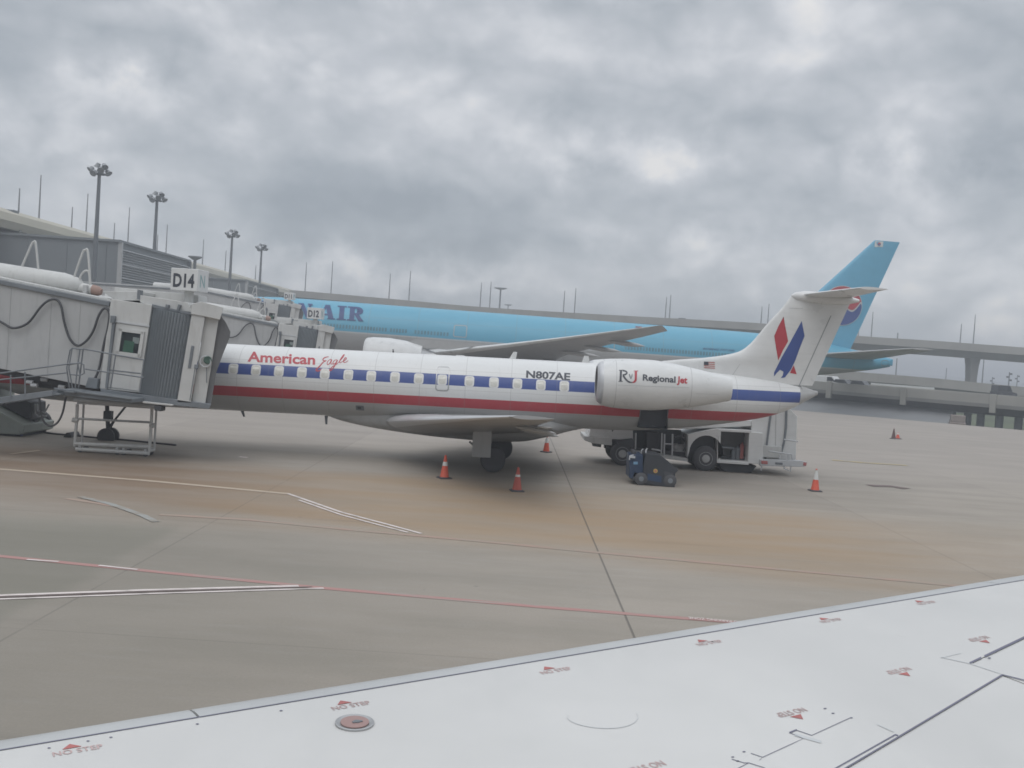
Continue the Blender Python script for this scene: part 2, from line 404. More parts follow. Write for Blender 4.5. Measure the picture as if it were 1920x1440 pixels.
# ================================================================ GROUND
AE = [(-200, 256), (28.7, 99.6), (44.5, 88.8), (140, 23.6), (140, -60), (-200, -60)]     # apron outline
mb = MB(); mb.zprism([(x, y) for x, y in reversed(AE)], -1.6, 0.0)
apron = struct(mb.build('concrete_apron', P['concrete'])); 
m, t, b = new_mat('apron_concrete'); o = t.obj(); gx, gy, gz = t.sep(o)
big = t.noise(o, .09, 5, .55); med = t.noise(t.mapping(o, (.35, 1, 1)), .55, 7, .62); fine = t.noise(t.mapping(o, (.30, 1.2, 1)), 3.2, 6, .62); grit = t.noise(o, 26., 4, .6)
col = t.ramp(big, [(.25, (.280, .246, .205)), (.5, (.328, .288, .243)), (.75, (.362, .320, .272))])
col = t.mix(t.smooth(med, .38, .70, 0, .55), col, (.245, .225, .190))
col = t.mix(t.smooth(fine, .50, .75, 0, .28), col, (.36, .335, .305))
# each slab cast a little lighter or darker
cx = t.math('FLOOR', t.math('DIVIDE', t.math('SUBTRACT', gx, 1.95), 7.95)); cy = t.math('FLOOR', t.math('DIVIDE', t.math('SUBTRACT', gy, 20.6), 7.95))
wn = t.n.new('ShaderNodeTexWhiteNoise'); wn.noise_dimensions = '2D'; t.l.new(t.comb(cx, cy, 0), wn.inputs['Vector'])
slab = t.math('MULTIPLY_ADD', wn.outputs[0], .15, .92)
vmx = t.n.new('ShaderNodeVectorMath'); vmx.operation = 'SCALE'; t.l.new(col, vmx.inputs[0]); t.l.new(slab, vmx.inputs['Scale']); col = vmx.outputs[0]
# rust-brown spill stain drawn out along the stand
wob = t.math('MULTIPLY', t.math('SUBTRACT', t.noise(t.mapping(o, (.22, .6, 1)), .5, 6, .6), .5), 7.0)
yy = t.math('ADD', gy, wob)
yc = t.math('MULTIPLY_ADD', gx, -.13, 24.6)
dist = t.math('ABSOLUTE', t.math('SUBTRACT', yy, yc))
band = t.smooth(dist, 1.2, 7.0, 1, 0)
xf = t.math('MULTIPLY', t.smooth(gx, 6, 13, 1, .28), t.smooth(gx, -60, -30, .3, 1))
brk = t.smooth(t.noise(t.mapping(o, (.18, .9, 1)), .8, 6, .62), .30, .66, .55, 1)
st = t.math('MULTIPLY', t.math('MULTIPLY', band, xf), brk)
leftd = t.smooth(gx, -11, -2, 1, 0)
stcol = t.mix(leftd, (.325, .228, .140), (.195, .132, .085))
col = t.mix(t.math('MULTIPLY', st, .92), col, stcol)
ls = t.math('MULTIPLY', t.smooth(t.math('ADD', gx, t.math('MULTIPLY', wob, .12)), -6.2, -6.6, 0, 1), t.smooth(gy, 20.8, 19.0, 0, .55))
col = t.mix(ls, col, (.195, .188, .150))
col = t.mix(t.math('MULTIPLY', t.smooth(t.math('ADD', gx, t.math('MULTIPLY', wob, .5)), 3, -7, 0, 1), t.smooth(gy, 22.5, 17, 0, .48)), col, (.172, .160, .132))  # darker near-left slabs; the cabin window's vignette is painted into this tone too
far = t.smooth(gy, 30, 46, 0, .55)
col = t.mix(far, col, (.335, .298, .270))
# oil and tyre marks
oil = t.smooth(t.noise(t.mapping(o, (.12, .8, 1)), .9, 6, .65), .60, .82, 0, .45); col = t.mix(oil, col, (.12, .112, .105))
spot = t.smooth(t.noise(o, 1.9, 3, .5), .735, .79, 0, .5); col = t.mix(spot, col, (.10, .095, .09))
col = t.mix(t.smooth(grit, .35, .7, .12, 0), col, (.12, .11, .10))
def joint(coord, org, width):
    fr = t.math('FRACT', t.math('DIVIDE', t.math('SUBTRACT', coord, org-width/2), 7.95)); return t.math('LESS_THAN', fr, width/7.95)
brkn = t.smooth(t.noise(o, .6, 4, .6), .28, .5, .35, 1.)
mainj = t.math('MULTIPLY', t.math('LESS_THAN', t.math('ABSOLUTE', t.math('SUBTRACT', gx, 1.96)), .016), .60)
jx = t.math('MAXIMUM', mainj, t.math('MULTIPLY', t.math('MULTIPLY', joint(gx, 1.95, .035), brkn), .26)); jy = t.math('MULTIPLY', t.math('MULTIPLY', joint(gy, 20.6, .035), brkn), .16)
col = t.mix(t.math('MAXIMUM', jx, jy), col, (.055, .05, .047))
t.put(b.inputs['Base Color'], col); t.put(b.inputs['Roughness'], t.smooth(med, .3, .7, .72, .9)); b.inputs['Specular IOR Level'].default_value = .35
bn = t.n.new('ShaderNodeBump'); bn.inputs['Strength'].default_value = .25; bn.inputs['Distance'].default_value = .01; t.l.new(grit, bn.inputs['Height']); t.l.new(bn.outputs[0], b.inputs['Normal'])
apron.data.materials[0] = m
mb = MB(); mb.add([(-3500, -300, -1.2), (3500, -300, -1.2), (3500, 5000, -1.2), (-3500, 5000, -1.2)], [(0, 1, 2, 3)])
struct(mb.build('grass_ground', P['grass'], flip=False))

# painted lines (thin sheets with a worn, broken paint material)
def worn(name, c, keep, under=(.30, .275, .245)):
    m, t, b = new_mat(name); o = t.obj()
    f = t.smooth(t.noise(t.mapping(o, (.5, 3, 1)), 2.2, 7, .65), .5-keep*.5+.12, .62-keep*.3+.08)
    t.put(b.inputs['Base Color'], t.mix(f, under, c)); b.inputs['Roughness'].default_value = .8
    return m
P['redline'] = worn('worn_red_line', (.375, .205, .185), .62); P['redfaint'] = worn('faint_red_line', (.345, .235, .185), .40, (.30, .25, .20))
P['whiteline'] = worn('worn_white_line', (.64, .57, .54), .62); P['cream'] = worn('worn_cream_line', (.42, .34, .26), .8, (.26, .19, .13)); P['yellowline'] = worn('worn_yellow_line', (.46, .36, .16), .5)
P['blueline'] = worn('worn_blue_grey_line', (.30, .30, .28), .5, (.255, .21, .165))
P['darkline'] = worn('dark_gap_line', (.16, .12, .11), .9)
ZL = [.004]
def line(name, pts, wd_, mat, z=None):
    """ground line through ground points"""
    if z is None: ZL[0] += .0007; z = ZL[0]
    mb = MB(); n = len(pts); L, Rr = [], []
    for i, p in enumerate(pts):
        a = pts[max(i-1, 0)]; c = pts[min(i+1, n-1)]; h = math.hypot(c[0]-a[0], c[1]-a[1]); nx, ny = -(c[1]-a[1])/h, (c[0]-a[0])/h
        L.append((p[0]+nx*wd_/2, p[1]+ny*wd_/2, z)); Rr.append((p[0]-nx*wd_/2, p[1]-ny*wd_/2, z))
    mb.add(L+Rr, [(i, n+i, n+i+1, i+1) for i in range(n-1)])
    return struct(mb.build(name, mat, flip=False))
def G(*pp): return [tuple(gr(x, y)[:2]) for x, y in pp]
line('red_boundary_line', G((-200, 1023), (0, 1043), (300, 1073), (607, 1103), (1000, 1137), (1400, 1169), (1900, 1212)), .16, P['redline'])
line('faint_red_line', G((300, 965), (470, 975), (640, 992), (900, 1015), (1160, 1040), (1400, 1062), (1650, 1085), (1850, 1104)), .20, P['redfaint'])
line('faint_red_line', G((125, 935), (190, 945), (240, 954)), .18, P['redfaint'])
line('cream_guide_line', G((-200, 863), (0, 880), (270, 901), (540, 926)), .24, P['cream'])
line('white_edge_line', G((-250, 1130), (0, 1117), (270, 1107), (560, 1099)), .10, P['whiteline'])
line('white_edge_line', G((-250, 1141), (0, 1124), (300, 1113), (607, 1103.5)), .075, P['whiteline'])
line('dark_line_core', G((-250, 1135.5), (0, 1120.5), (290, 1110), (585, 1101)), .055, P['darkline'])
line('white_guide_line', G((540, 926), (640, 961), (720, 982), (790, 1001)), .09, P['whiteline'])
line('white_guide_line', G((560, 938), (640, 966), (715, 986), (765, 999)), .075, P['whiteline'])
line('white_dash', G((50, 1050), (110, 1054)), .07, P['whiteline']); line('white_dash', G((185, 1061), (258, 1069)), .07, P['whiteline'])
line('blue_grey_curve_line', G((150, 932), (205, 945), (240, 957), (270, 968), (292, 979)), .17, P['blueline'])
line('cream_dash', G((20, 852), (75, 845)), .16, P['cream']); line('cream_dash', G((448, 857), (464, 858.5)), .2, P['whiteline'])
line('yellow_taxi_line', G((1560, 863), (1620, 868), (1700, 873)), .35, P['yellowline'])
line('dark_skid_mark', G((1630, 911), (1670, 912), (1700, 917)), .5, P['darkline'])
# lettering along the red line (meant to be read from the far side)
def ground_text(body, pa, pb, ha, z, mat, name):
    a = Vector(gr(*pa)); c = Vector(gr(*pb)); e = (c-a); n_ = Vector((-e.y, e.x, 0)).normalized()*ha
    sh = norm_text(body, .01)
    root = decal(name, [sh], lambda u, v, k: a + e*u + n_*(v-.5) + Vector((0, 0, z)), mat, None); return struct(root)
ground_text('NO PARKING ZONE', (1393, 1168.6), (1291, 1160.2), .13, .0155, P['whiteline'], 'ground_lettering')

# ================================================================ REGIONAL JET
CYJ = 34.5; TILT = .0125                   # centre line depth; it sits slightly nose-down
jet = thing('regional_jet', 'white twin-engine regional jet with blue and red stripes lettered American Eagle', 'airliner', (0, CYJ, 0))
jet.rotation_euler = (0, -math.atan(TILT), 0)
def to_jet(p): return (p[0], p[1]-CYJ, p[2]-TILT*p[0])
def jpx(px_, py_, ysurf, y0):
    """photo point -> local point on a surface y = ysurf(x, z)"""
    y = y0
    for _ in range(4):
        p = to_jet(at(px_, py_, CYJ+y)); y = ysurf(p[0], p[2])
    return Vector((p[0], y, p[2]))
JX = [-18.05, -17.9, -17.5, -16.8, -15.9, -14.9, -13.8, -12, 3, 4, 5.23, 7.23, 8.85, 9.6, 10.1, 10.45]
J_TOP = hermite(JX, [2.22, 2.36, 2.62, 3.0, 3.36, 3.60, 3.69, 3.69, 3.69, 3.68, 3.66, 3.56, 3.40, 3.29, 3.20, 3.10])
J_BOT = hermite(JX, [2.10, 1.97, 1.76, 1.58, 1.47, 1.42, 1.41, 1.41, 1.42, 1.44, 1.54, 1.82, 2.16, 2.45, 2.74, 2.95])
J_HW = hermite(JX, [.06, .24, .46, .70, .93, 1.07, 1.13, 1.14, 1.14, 1.12, 1.06, .85, .58, .40, .24, .08])
def jsurf(x, z):
    zt, zb = J_TOP(x), J_BOT(x); q = (z-(zt+zb)/2)/((zt-zb)/2); q = max(-.995, min(.995, q)); return -J_HW(x)*math.sqrt(1-q*q)
CX0, CX1, CZ0, CZ1 = 4.36, 5.28, 1.66, 2.30          # baggage hold opening
xs = sorted(set([round(v, 3) for v in np.concatenate([np.linspace(-18.05, -13.5, 26), np.linspace(-13.2, 10.45, 95)]) if abs(v-CX0) > .09 and abs(v-CX1) > .09] + [CX0, CX1]))
NA = 96; mb = MB(); rings = []
for x in xs:
    zt, zb, hw = J_TOP(x), J_BOT(x), J_HW(x); zc, rz = (zt+zb)/2, (zt-zb)/2
    rings.append([(x, hw*math.sin(a), zc+rz*math.cos(a)) for a in np.linspace(0, 2*math.pi, NA, endpoint=False)])
mb.loft(rings)
keep = []
for f in mb.f:
    c = np.mean([mb.v[i] for i in f], axis=0)
    keep.append(not (len(f) == 4 and c[1] < 0 and CX0 < c[0] < CX1 and CZ0 < c[2] < CZ1))
mb.m = [k for k, q in zip(mb.m, keep) if q]; mb.f = [k for k, q in zip(mb.f, keep) if q]
mb.build('fuselage', P['erj'], jet, ang=40)
# the open hold: dark lined box behind the hole
mb = MB(); xa, xb, za, zb = CX0-.03, CX1+.03, CZ0-.05, CZ1+.05
mb.add([(xa, -.9, za), (xb, -.9, za), (xb, -.9, zb), (xa, -.9, zb), (xa, -.55, za), (xb, -.55, za), (xb, -.55, zb), (xa, -.55, zb)], [(4, 5, 6, 7), (0, 1, 5, 4), (3, 7, 6, 2), (0, 4, 7, 3), (1, 2, 6, 5)])
hold = mb.build('baggage_hold', P['holdgrey'], jet, flip=False); hold['label'] = 'open dark baggage hold under the engine'
mb = MB()
for (x0, z0, x1, z1) in ((CX0, CZ0, CX0, CZ1), (CX1, CZ0, CX1, CZ1), (CX0, CZ0, CX1, CZ0), (CX0, CZ1, CX1, CZ1)):
    mb.tube([(x0+(x1-x0)*k/6, jsurf(x0+(x1-x0)*k/6, z0+(z1-z0)*k/6), z0+(z1-z0)*k/6) for k in range(7)], .022, 6)
mb.build('hold_frame', P['slate'], jet)
# belly fairing around the wing box
BX = [-6.3, -5.8, -5.0, -3.92, -2.3, -.6, .4, 1.3, 2.0, 2.7]
fb = hermite(BX, [1.42, 1.27, 1.12, .99, .87, .82, .86, 1.06, 1.28, 1.46]); fwd = hermite(BX, [.25, .36, .48, .62, .92, 1.02, .98, .80, .52, .25])
mb = MB(); rings = []
for x in np.linspace(-6.3, 2.7, 36):
    zc = 1.52; rz = zc-fb(x)
    rings.append([(x, fwd(x)*.95*math.copysign(abs(math.sin(a))**.85, math.sin(a)), zc+(max(rz, .02) if math.cos(a) < 0 else .42)*math.cos(a)) for a in np.linspace(0, 2*math.pi, 40, endpoint=False)])
mb.loft(rings).build('belly_fairing', P['belly'], jet)
# wings: swept, rising outwards, so that from here the underside shows
for sgn in (-1, 1):
    mb = MB(); secs = []
    for fr in np.linspace(0, 1, 9):
        yy_ = 0.7+9.35*fr; ch = 4.9*(1-fr)**1.0*.78 + 1.05 + (.9*(1-fr/.35) if fr < .35 else 0)
        secs.append(((-4.15+4.25*fr, sgn*yy_, 1.36+.98*fr), ch, .115-.02*fr, (0, 0, 1)))
    wing = lifting_surface(mb, secs).build('wing', P['jetwing'], jet)
    mb = MB(); rings = []
    for fr in np.linspace(.03, .98, 12):
        yy_ = 0.7+9.35*fr; ch = 4.9*(1-fr)*.78 + 1.05 + (.9*(1-fr/.35) if fr < .35 else 0); th = .115-.02*fr
        le = Vector((-4.15+4.25*fr, sgn*yy_, 1.36+.98*fr))
        us = [.05, .02, .006, 0, .006, .02, .05]
        rings.append([le + Vector((u*ch-.012, 0, (1 if i <= 3 else -1)*foil_h(u)*th*ch*1.03)) for i, u in enumerate(us)])
    mb.loft(rings, closed=False, cap0=False, cap1=False).build('deicing_strip', P['alu'], wing)
    for fr in (.22, .52):
        mb = MB(); yy_ = 0.7+9.35*fr; ch = 4.9*(1-fr)*.78+1.05+(.9*(1-fr/.35) if fr < .35 else 0); x1 = -4.15+4.25*fr+ch
        mb.lathe((x1-.75, sgn*yy_, 1.36+.98*fr-.10), (1, 0, -.12), [(0, .01), (.25, .07), (.7, .085), (1.05, .05), (1.2, .01)], 10); mb.build('flap_fairing', P['belly'], wing)
    # trailing flap drooped a little
    mb = MB(); secs = []
    for fr in np.linspace(.06, .62, 5):
        yy_ = 0.7+9.35*fr; ch = 4.9*(1-fr)*.78+1.05+(.9*(1-fr/.35) if fr < .35 else 0); x1 = -4.15+4.25*fr+ch
        secs.append(((x1-.12, sgn*yy_, 1.36+.98*fr-.10), .42, .11, (.18, 0, 1)))
    lifting_surface(mb, secs, 8).build('flap', P['belly'], wing)
# ---- cabin windows
wpx = [(439.5, 691), (482, 693), (525, 696), (568, 698.5), (611, 701), (655, 704), (698, 706.5), (742.5, 709), (787, 712), (831, 714.5), (882, 717), (928, 720), (972, 722), (1016, 724), (1060, 726)]
for i, (a, c) in enumerate(wpx):
    p = jpx(a, c, jsurf, -1.1); zc = 2.872
    S1 = lambda u, v, k, e=.006: (u, jsurf(u, v)-e-k, v)
    f = decal('window', [rrect(p.x, zc, .318, .352, .08)], S1, P['paneframe'], jet, cut=[(1, .05)])
    S2 = lambda u, v, k: (u, jsurf(u, v)-.010, v)
    decal('pane', [rrect(p.x, zc, .22, .27, .07)], S2, P['pane'], f, cut=[(1, .05)])
# ---- overwing exit outline
p = jpx(831.5, 716, jsurf, -1.1); cxp, hw_, z0, z1 = p.x, .225, 2.50, 3.32
pts = rrect(cxp, (z0+z1)/2, 2*hw_, z1-z0, .09, 4); inn = rrect(cxp, (z0+z1)/2, 2*hw_-.07, z1-z0-.07, .06, 4)
ring_ = [[pts[i], pts[(i+1) % len(pts)], inn[(i+1) % len(pts)], inn[i]] for i in range(len(pts))]
decal('emergency_exit_outline', ring_, lambda u, v, k: (u, jsurf(u, v)-.0075, v), P['steel'], jet, cut=[(1, .05)], lift=0)
# ---- lettering on the fuselage
def on_jet(u, v, k):
    q = jpx(u, v, jsurf, -1.1); return (q.x, q.y-.005-k, q.z)
FL = [(1, 2.0)]
decal('american_lettering', [affine(norm_text('American', .028), (466, 677.5), (593, 683.5), (467.2, 658.5))], on_jet, P['red'], jet, cut=FL)
Zm = lambda pts: [(450+x/8, 640+y/8) for x, y in pts]
eagle = []
for st_, wd_ in (([(1350, 232), (1318, 236), (1280, 252), (1262, 276), (1280, 292), (1316, 288)], 2.0), ([(1312, 290), (1262, 318), (1218, 368), (1180, 405), (1160, 432), (1180, 446), (1216, 436), (1238, 414)], 2.6),
                 ([(1392, 268), (1352, 284), (1326, 322), (1332, 350), (1362, 332), (1396, 276), (1382, 322), (1394, 344), (1420, 326)], 1.7),
                 ([(1476, 276), (1440, 284), (1414, 318), (1424, 344), (1456, 322), (1482, 280), (1448, 352), (1406, 412), (1372, 442), (1362, 428), (1400, 384), (1462, 346), (1500, 314)], 1.8),
                 ([(1500, 314), (1548, 258), (1582, 208), (1574, 204), (1536, 256), (1512, 306), (1524, 322), (1552, 304)], 1.7), ([(1548, 306), (1590, 288), (1616, 258), (1602, 246), (1576, 278), (1572, 310), (1598, 318), (1644, 288)], 1.6)):
    eagle += ribbon(curve2(Zm(st_), 5), wd_)
cutE = len(ribbon(curve2([(0, 0)]*6, 5), 1))+len(ribbon(curve2([(0, 0)]*8, 5), 1))
decal('eagle_lettering', eagle[:cutE], on_jet, P['red'], jet, cut=FL, lift=.00004); decal('eagle_lettering', eagle[cutE:], on_jet, P['red'], jet, cut=FL, lift=.00004)
decal('registration_lettering', [affine(norm_text('N807AE', .034), (988.5, 707.8), (1071, 712.9), (989.2, 694.4))], on_jet, P['ink'], jet, cut=FL)
mb = MB()
q = jpx(676, 765, jsurf, -.9)
decal('dark_vent', [rrect(q.x, q.z, .28, .17, .03)], lambda u, v, k: (u, jsurf(u, v)-.006, v), P['slate'], jet, cut=[(1, .04)])
decal('dark_vent', [rrect(q.x-.02, q.z, .12, .08, .02)], lambda u, v, k: (u, jsurf(u, v)-.010, v), P['dark'], jet, cut=[(1, .04)])
# ---- antennas
def blade(name, x, z, h, c, lean, up_=1, mat=P['white'], y=0.):
    mb = MB(); rings = []
    for fr in np.linspace(0, 1, 4):
        ch = c*(1-.45*fr); x0 = x+lean*fr*h
        rings.append([(x0+u*ch, y+s_*.028*foil_h(u)*10*ch*.35, z+up_*h*fr) for u, s_ in [(0, 0), (.1, 1), (.4, 1), (.8, 1), (1, 0), (.8, -1), (.4, -1), (.1, -1)]])
    return mb.loft(rings).build(name, mat, jet)
blade('antenna', -.12, 3.66, .27, .24, .55); blade('antenna', 2.38, 3.66, .26, .28, .3)
blade('antenna', -4.12, 3.67, .13, .06, 0, 1, P['dark']); blade('antenna', -1.95, 3.66, .06, .45, .2)
blade('antenna', -3.0, 3.67, .05, .5, .2)
blade('antenna', -6.35, 1.40, .30, .12, .15, -1, P['slate']); blade('antenna', -9.25, 1.43, .22, .12, .5, -1, P['slate']); blade('antenna', -.95, .86, .16, .12, .2, -1, P['dark']); blade('antenna', 3.55, 1.45, .08, .06, 0, -1, P['dark'])
# ---- engines
NY = 2.12
NX = [2.74, 2.80, 2.92, 3.12, 3.6, 4.4, 5.1, 5.8, 6.4, 7.06]
n_t = hermite(NX, [3.63, 3.72, 3.78, 3.815, 3.865, 3.90, 3.83, 3.71, 3.60, 3.50]); n_b = hermite(NX, [2.60, 2.47, 2.38, 2.32, 2.28, 2.27, 2.33, 2.44, 2.56, 2.71])
for sgn in (-1, 1):
    mb = MB()
    def nring(x, s_=1.0): 
        zt, zb = n_t(x), n_b(x); zc, r_ = (zt+zb)/2, (zt-zb)/2*s_
        return [(x, sgn*NY + r_*1.0*math.sin(a), zc + r_*math.cos(a)) for a in np.linspace(0, 2*math.pi, 48, endpoint=False)]
    nac = mb.loft([nring(x) for x in np.linspace(2.93, 7.06, 30)], cap0=False, cap1=False).build('engine_nacelle', P['white'], jet)
    mb = MB(); mb.loft([nring(x) for x in (2.93, 2.86, 2.80, 2.76, 2.74)] + [nring(2.75, .94), nring(2.80, .88), nring(3.0, .83), nring(3.4, .82)], cap0=False, cap1=False).build('intake_lip', P['alu'], nac)
    mb = MB(); mb.loft([nring(3.38, .83), nring(3.4, .3), nring(3.2, .12), nring(3.05, .01)], cap0=False).build('fan', P['dark'], nac)
    mb = MB(); mb.loft([nring(7.06, .985), nring(7.05, .90), nring(6.7, .86), nring(6.65, .5), nring(6.8, .42), nring(7.0, .2), nring(7.05, .01)], cap0=False).build('exhaust_nozzle', P['steel'], nac)
    for x in (3.32, 5.72):
        mb = MB(); mb.loft([nring(x-.008, 1.003), nring(x+.008, 1.003)], cap0=False, cap1=False); mb.build('panel_joint', P['panelgrey'], nac)
    mb = MB(); secs = [((3.6, sgn*y_, 3.14), 2.9, .045, (0, 0, 1)) for y_ in (.8, 1.6)]
    lifting_surface(mb, secs).build('pylon', P['white'], jet)
    if sgn < 0: near_nac = nac
def nsurf(x, z):
    zt, zb = n_t(x), n_b(x); zc, r_ = (zt+zb)/2, (zt-zb)/2; q = max(-.99, min(.99, (z-zc)/r_)); return -NY-r_*math.sqrt(1-q*q)
def on_nac(u, v, k):
    q = jpx(u, v, nsurf, -2.9); return (q.x, q.y-.006-k, q.z)
Zn = lambda pts: [(1140+x/8, 670+y/8) for x, y in pts]
decal('regional_lettering', [affine(norm_text('Regional', .03), (1207.5, 713.2), (1269, 717.4), (1208, 701.5))], on_nac, P['ink'], near_nac, cut=FL)
decal('jet_lettering', [affine(norm_text('Jet', .035), (1271.5, 717.6), (1291, 718.9), (1272.3, 705.2))], on_nac, P['red'], near_nac, cut=FL)
Rl = [Zn([(200, 195), (232, 193), (222, 362), (190, 362)]), Zn([(184, 190), (232, 190), (232, 200), (184, 200)]), Zn([(176, 356), (240, 356), (240, 366), (176, 366)])]
Rl += [[(1140+x/8, 670+y/8) for x, y in q] for q in ring_part(240, 232, 76, 44, 24, -math.pi/2, math.pi/2, 12)]
Rl += ribbon([(1140+x/8, 670+y/8) for x, y in [(232, 192), (250, 191)]], 1.3) + ribbon([(1140+x/8, 670+y/8) for x, y in curve2([(246, 270), (275, 315), (312, 356), (350, 374), (385, 374)], 5)], [3.4]*3+[3.2]*6+[2.8]*6+[2.0]*3+[1.2]*3)
decal('rj_monogram', Rl, on_nac, P['ink'], near_nac, cut=FL, lift=.0001)
Jl = [Zn([(420, 205), (458, 205), (452, 322), (420, 322)]), Zn([(408, 200), (474, 200), (474, 210), (408, 210)])] + ribbon([(1140+x/8, 670+y/8) for x, y in curve2([(436, 320), (430, 350), (405, 372), (380, 376)], 5)], [4.0]*5+[3.6]*5+[2.4]*4+[1.2]*2)
decal('rj_monogram', Jl, on_nac, P['red'], near_nac, cut=FL, lift=.0001)
By = ribbon([(1140+x/8, 670+y/8) for x, y in [(338, 250), (350, 285), (360, 325)]], [1.5, 2.2, .8]) + ribbon([(1140+x/8, 670+y/8) for x, y in [(384, 245), (378, 285), (364, 325)]], [.8, 1.8, .8])
decal('rj_monogram', By, on_nac, P['slate'], near_nac, cut=FL, lift=.0001)
for a, c, d, e in (((160, 415), (1240, 455), 0, 0), ((1330, 545), (1680, 560), 0, 0)):
    decal('cowl_seam', ribbon([(1140+(a[0]+(c[0]-a[0])*q/12)/8, 670+(a[1]+(c[1]-a[1])*q/12)/8) for q in range(13)], [.45]*13), on_nac, P['panelgrey'], near_nac, lift=.0001)
# ---- fin
finZ = [3.45, 3.86, 3.95, 4.06, 4.23, 4.37, 4.65, 5.0, 5.42, 5.9, 6.30, 6.50]
finLE = hermite(finZ, [4.3, 5.06, 5.64, 6.53, 7.42, 7.81, 8.14, 8.41, 8.72, 9.13, 9.40, 9.56])
finTE = lambda z: 10.30+(z-3.2)*.385
def fin_t(z): return .135-.018*(z-3.2)
def fin_half(x, z):
    a, c = finLE(z), finTE(z); u = (x-a)/(c-a); n_ = foil_h(max(.0, min(1, u)))/.5
    return max(.004, fin_t(z)*n_)
mb = MB(); rings = []; us = [.5*(1-math.cos(math.pi*i/20)) for i in range(21)]
for z in np.concatenate([np.linspace(3.3, 4.4, 16), np.linspace(4.5, 6.35, 14)]):
    a, c = finLE(z), finTE(z); h = fin_t(z)
    rings.append([(a+u*(c-a), h*foil_h(u)/.5, z) for u in us] + [(a+u*(c-a), -h*foil_h(u)/.5, z) for u in reversed(us[1:-1])])
fin = mb.loft(rings).build('tail_fin', P['white'], jet)
def fsurf(x, z): return -fin_half(x, z)
def on_fin(u, v, k):
    q = jpx(u, v, fsurf, -.1); return (q.x, q.y-.006-k, q.z)
CUTF = [(0, 3.), (1, 6.)]
decal('red_emblem', [[(1473, 594), (1476, 613), (1478.5, 626), (1481, 640), (1471, 657), (1462, 676), (1458, 652), (1455, 630), (1463, 612)]], on_fin, P['red'], fin, cut=CUTF)
decal('blue_emblem', [[(1507, 602), (1512, 630), (1503, 652), (1494, 676), (1485, 694), (1474, 708), (1466, 709), (1470, 704.5), (1471.5, 697), (1465, 693.5), (1458.5, 700), (1453.5, 706), (1454, 698.5), (1468, 671), (1483, 645)]], on_fin, P['blue'], fin, cut=CUTF)
decal('red_emblem', [[(1491, 685), (1496.3, 702), (1483.5, 699.5)]], on_fin, P['red'], fin)
decal('hinge_line', ribbon([(1562-(1562-1496)*q/20, 592+(733-592)*q/20) for q in range(21)], [1.1]*21), on_fin, P['slate'], fin, lift=.0001)
decal('hinge_line', ribbon([(1484+q*3.2, 578+q*.1) for q in range(9)], [.7]*9), on_fin, P['steel'], fin, lift=.0001)
decal('hinge_line', ribbon([(1376+q*1.4, 703-q*2.0) for q in range(11)], [.8]*11), on_fin, P['panelgrey'], fin, lift=.0001)
decal('base_line', ribbon([(1470+q*6.5, 720+q*2.1) for q in range(8)], [1.0]*8), on_fin, P['slate'], fin, lift=.0001)
fl = []
for q in range(7): fl.append([(1322.5, 678+q*1.75), (1343, 679.2+q*1.75), (1343, 680.95+q*1.75), (1322.5, 679.75+q*1.75)])
fo = decal('flag', [[(1322.5, 678), (1343, 679.2), (1343, 691.4), (1322.5, 690.2)]], on_fin, P['collar'], fin)
decal('flag_stripe', [fl[q] for q in (0, 2, 4, 6)], lambda u, v, k: tuple(Vector(on_fin(u, v, 0))+Vector((0, -.004, 0))), P['redmark'], fo, lift=0)
decal('flag_canton', [[(1322.5, 678), (1331, 678.5), (1331, 684.8), (1322.5, 684.3)]], lambda u, v, k: tuple(Vector(on_fin(u, v, 0))+Vector((0, -.008, 0))), P['ink'], fo)
# bullet fairing and tailplane on top of the fin
mb = MB(); rings = []
for x, r_, zz_ in ((9.42, .02, 6.34), (9.55, .13, 6.34), (9.9, .20, 6.33), (10.6, .22, 6.30), (11.3, .17, 6.29), (11.75, .05, 6.29)):
    rings.append([(x, r_*1.1*math.sin(a), zz_+r_*math.cos(a)) for a in np.linspace(0, 2*math.pi, 20, endpoint=False)])
mb.loft(rings).build('tail_bullet', P['white'], jet)
for sgn in (-1, 1):
    mb = MB(); secs = []
    for fr in np.linspace(0, 1, 6):
        secs.append(((9.78+.72*fr, sgn*(.02+3.72*fr), 6.40+.03*fr), 1.72-.86*fr, .10, (0, 0, 1)))
    st = lifting_surface(mb, secs).build('tailplane', P['white'], jet)
    mb = MB()
    rr_ = [[Vector((11.5-.13*fr-.36+u*.34*1.0+.0*fr, sgn*(.3+3.2*fr), 6.40+.03*fr+s_*.012)) for u, s_ in ((0, 1), (1, .3), (1, -.3), (0, -1))] for fr in (0, 1)]
    mb.loft(rr_).build('elevator', P['white'], st)
# tail cone tip
mb = MB(); mb.lathe((9.94, 0, 3.02), (1, 0, .06), [(0, .27), (.22, .19), (.42, .11), (.58, .075), (.59, .055), (.5, .05), (.45, .0)], 20); mb.build('tail_cone', P['belly'], jet)
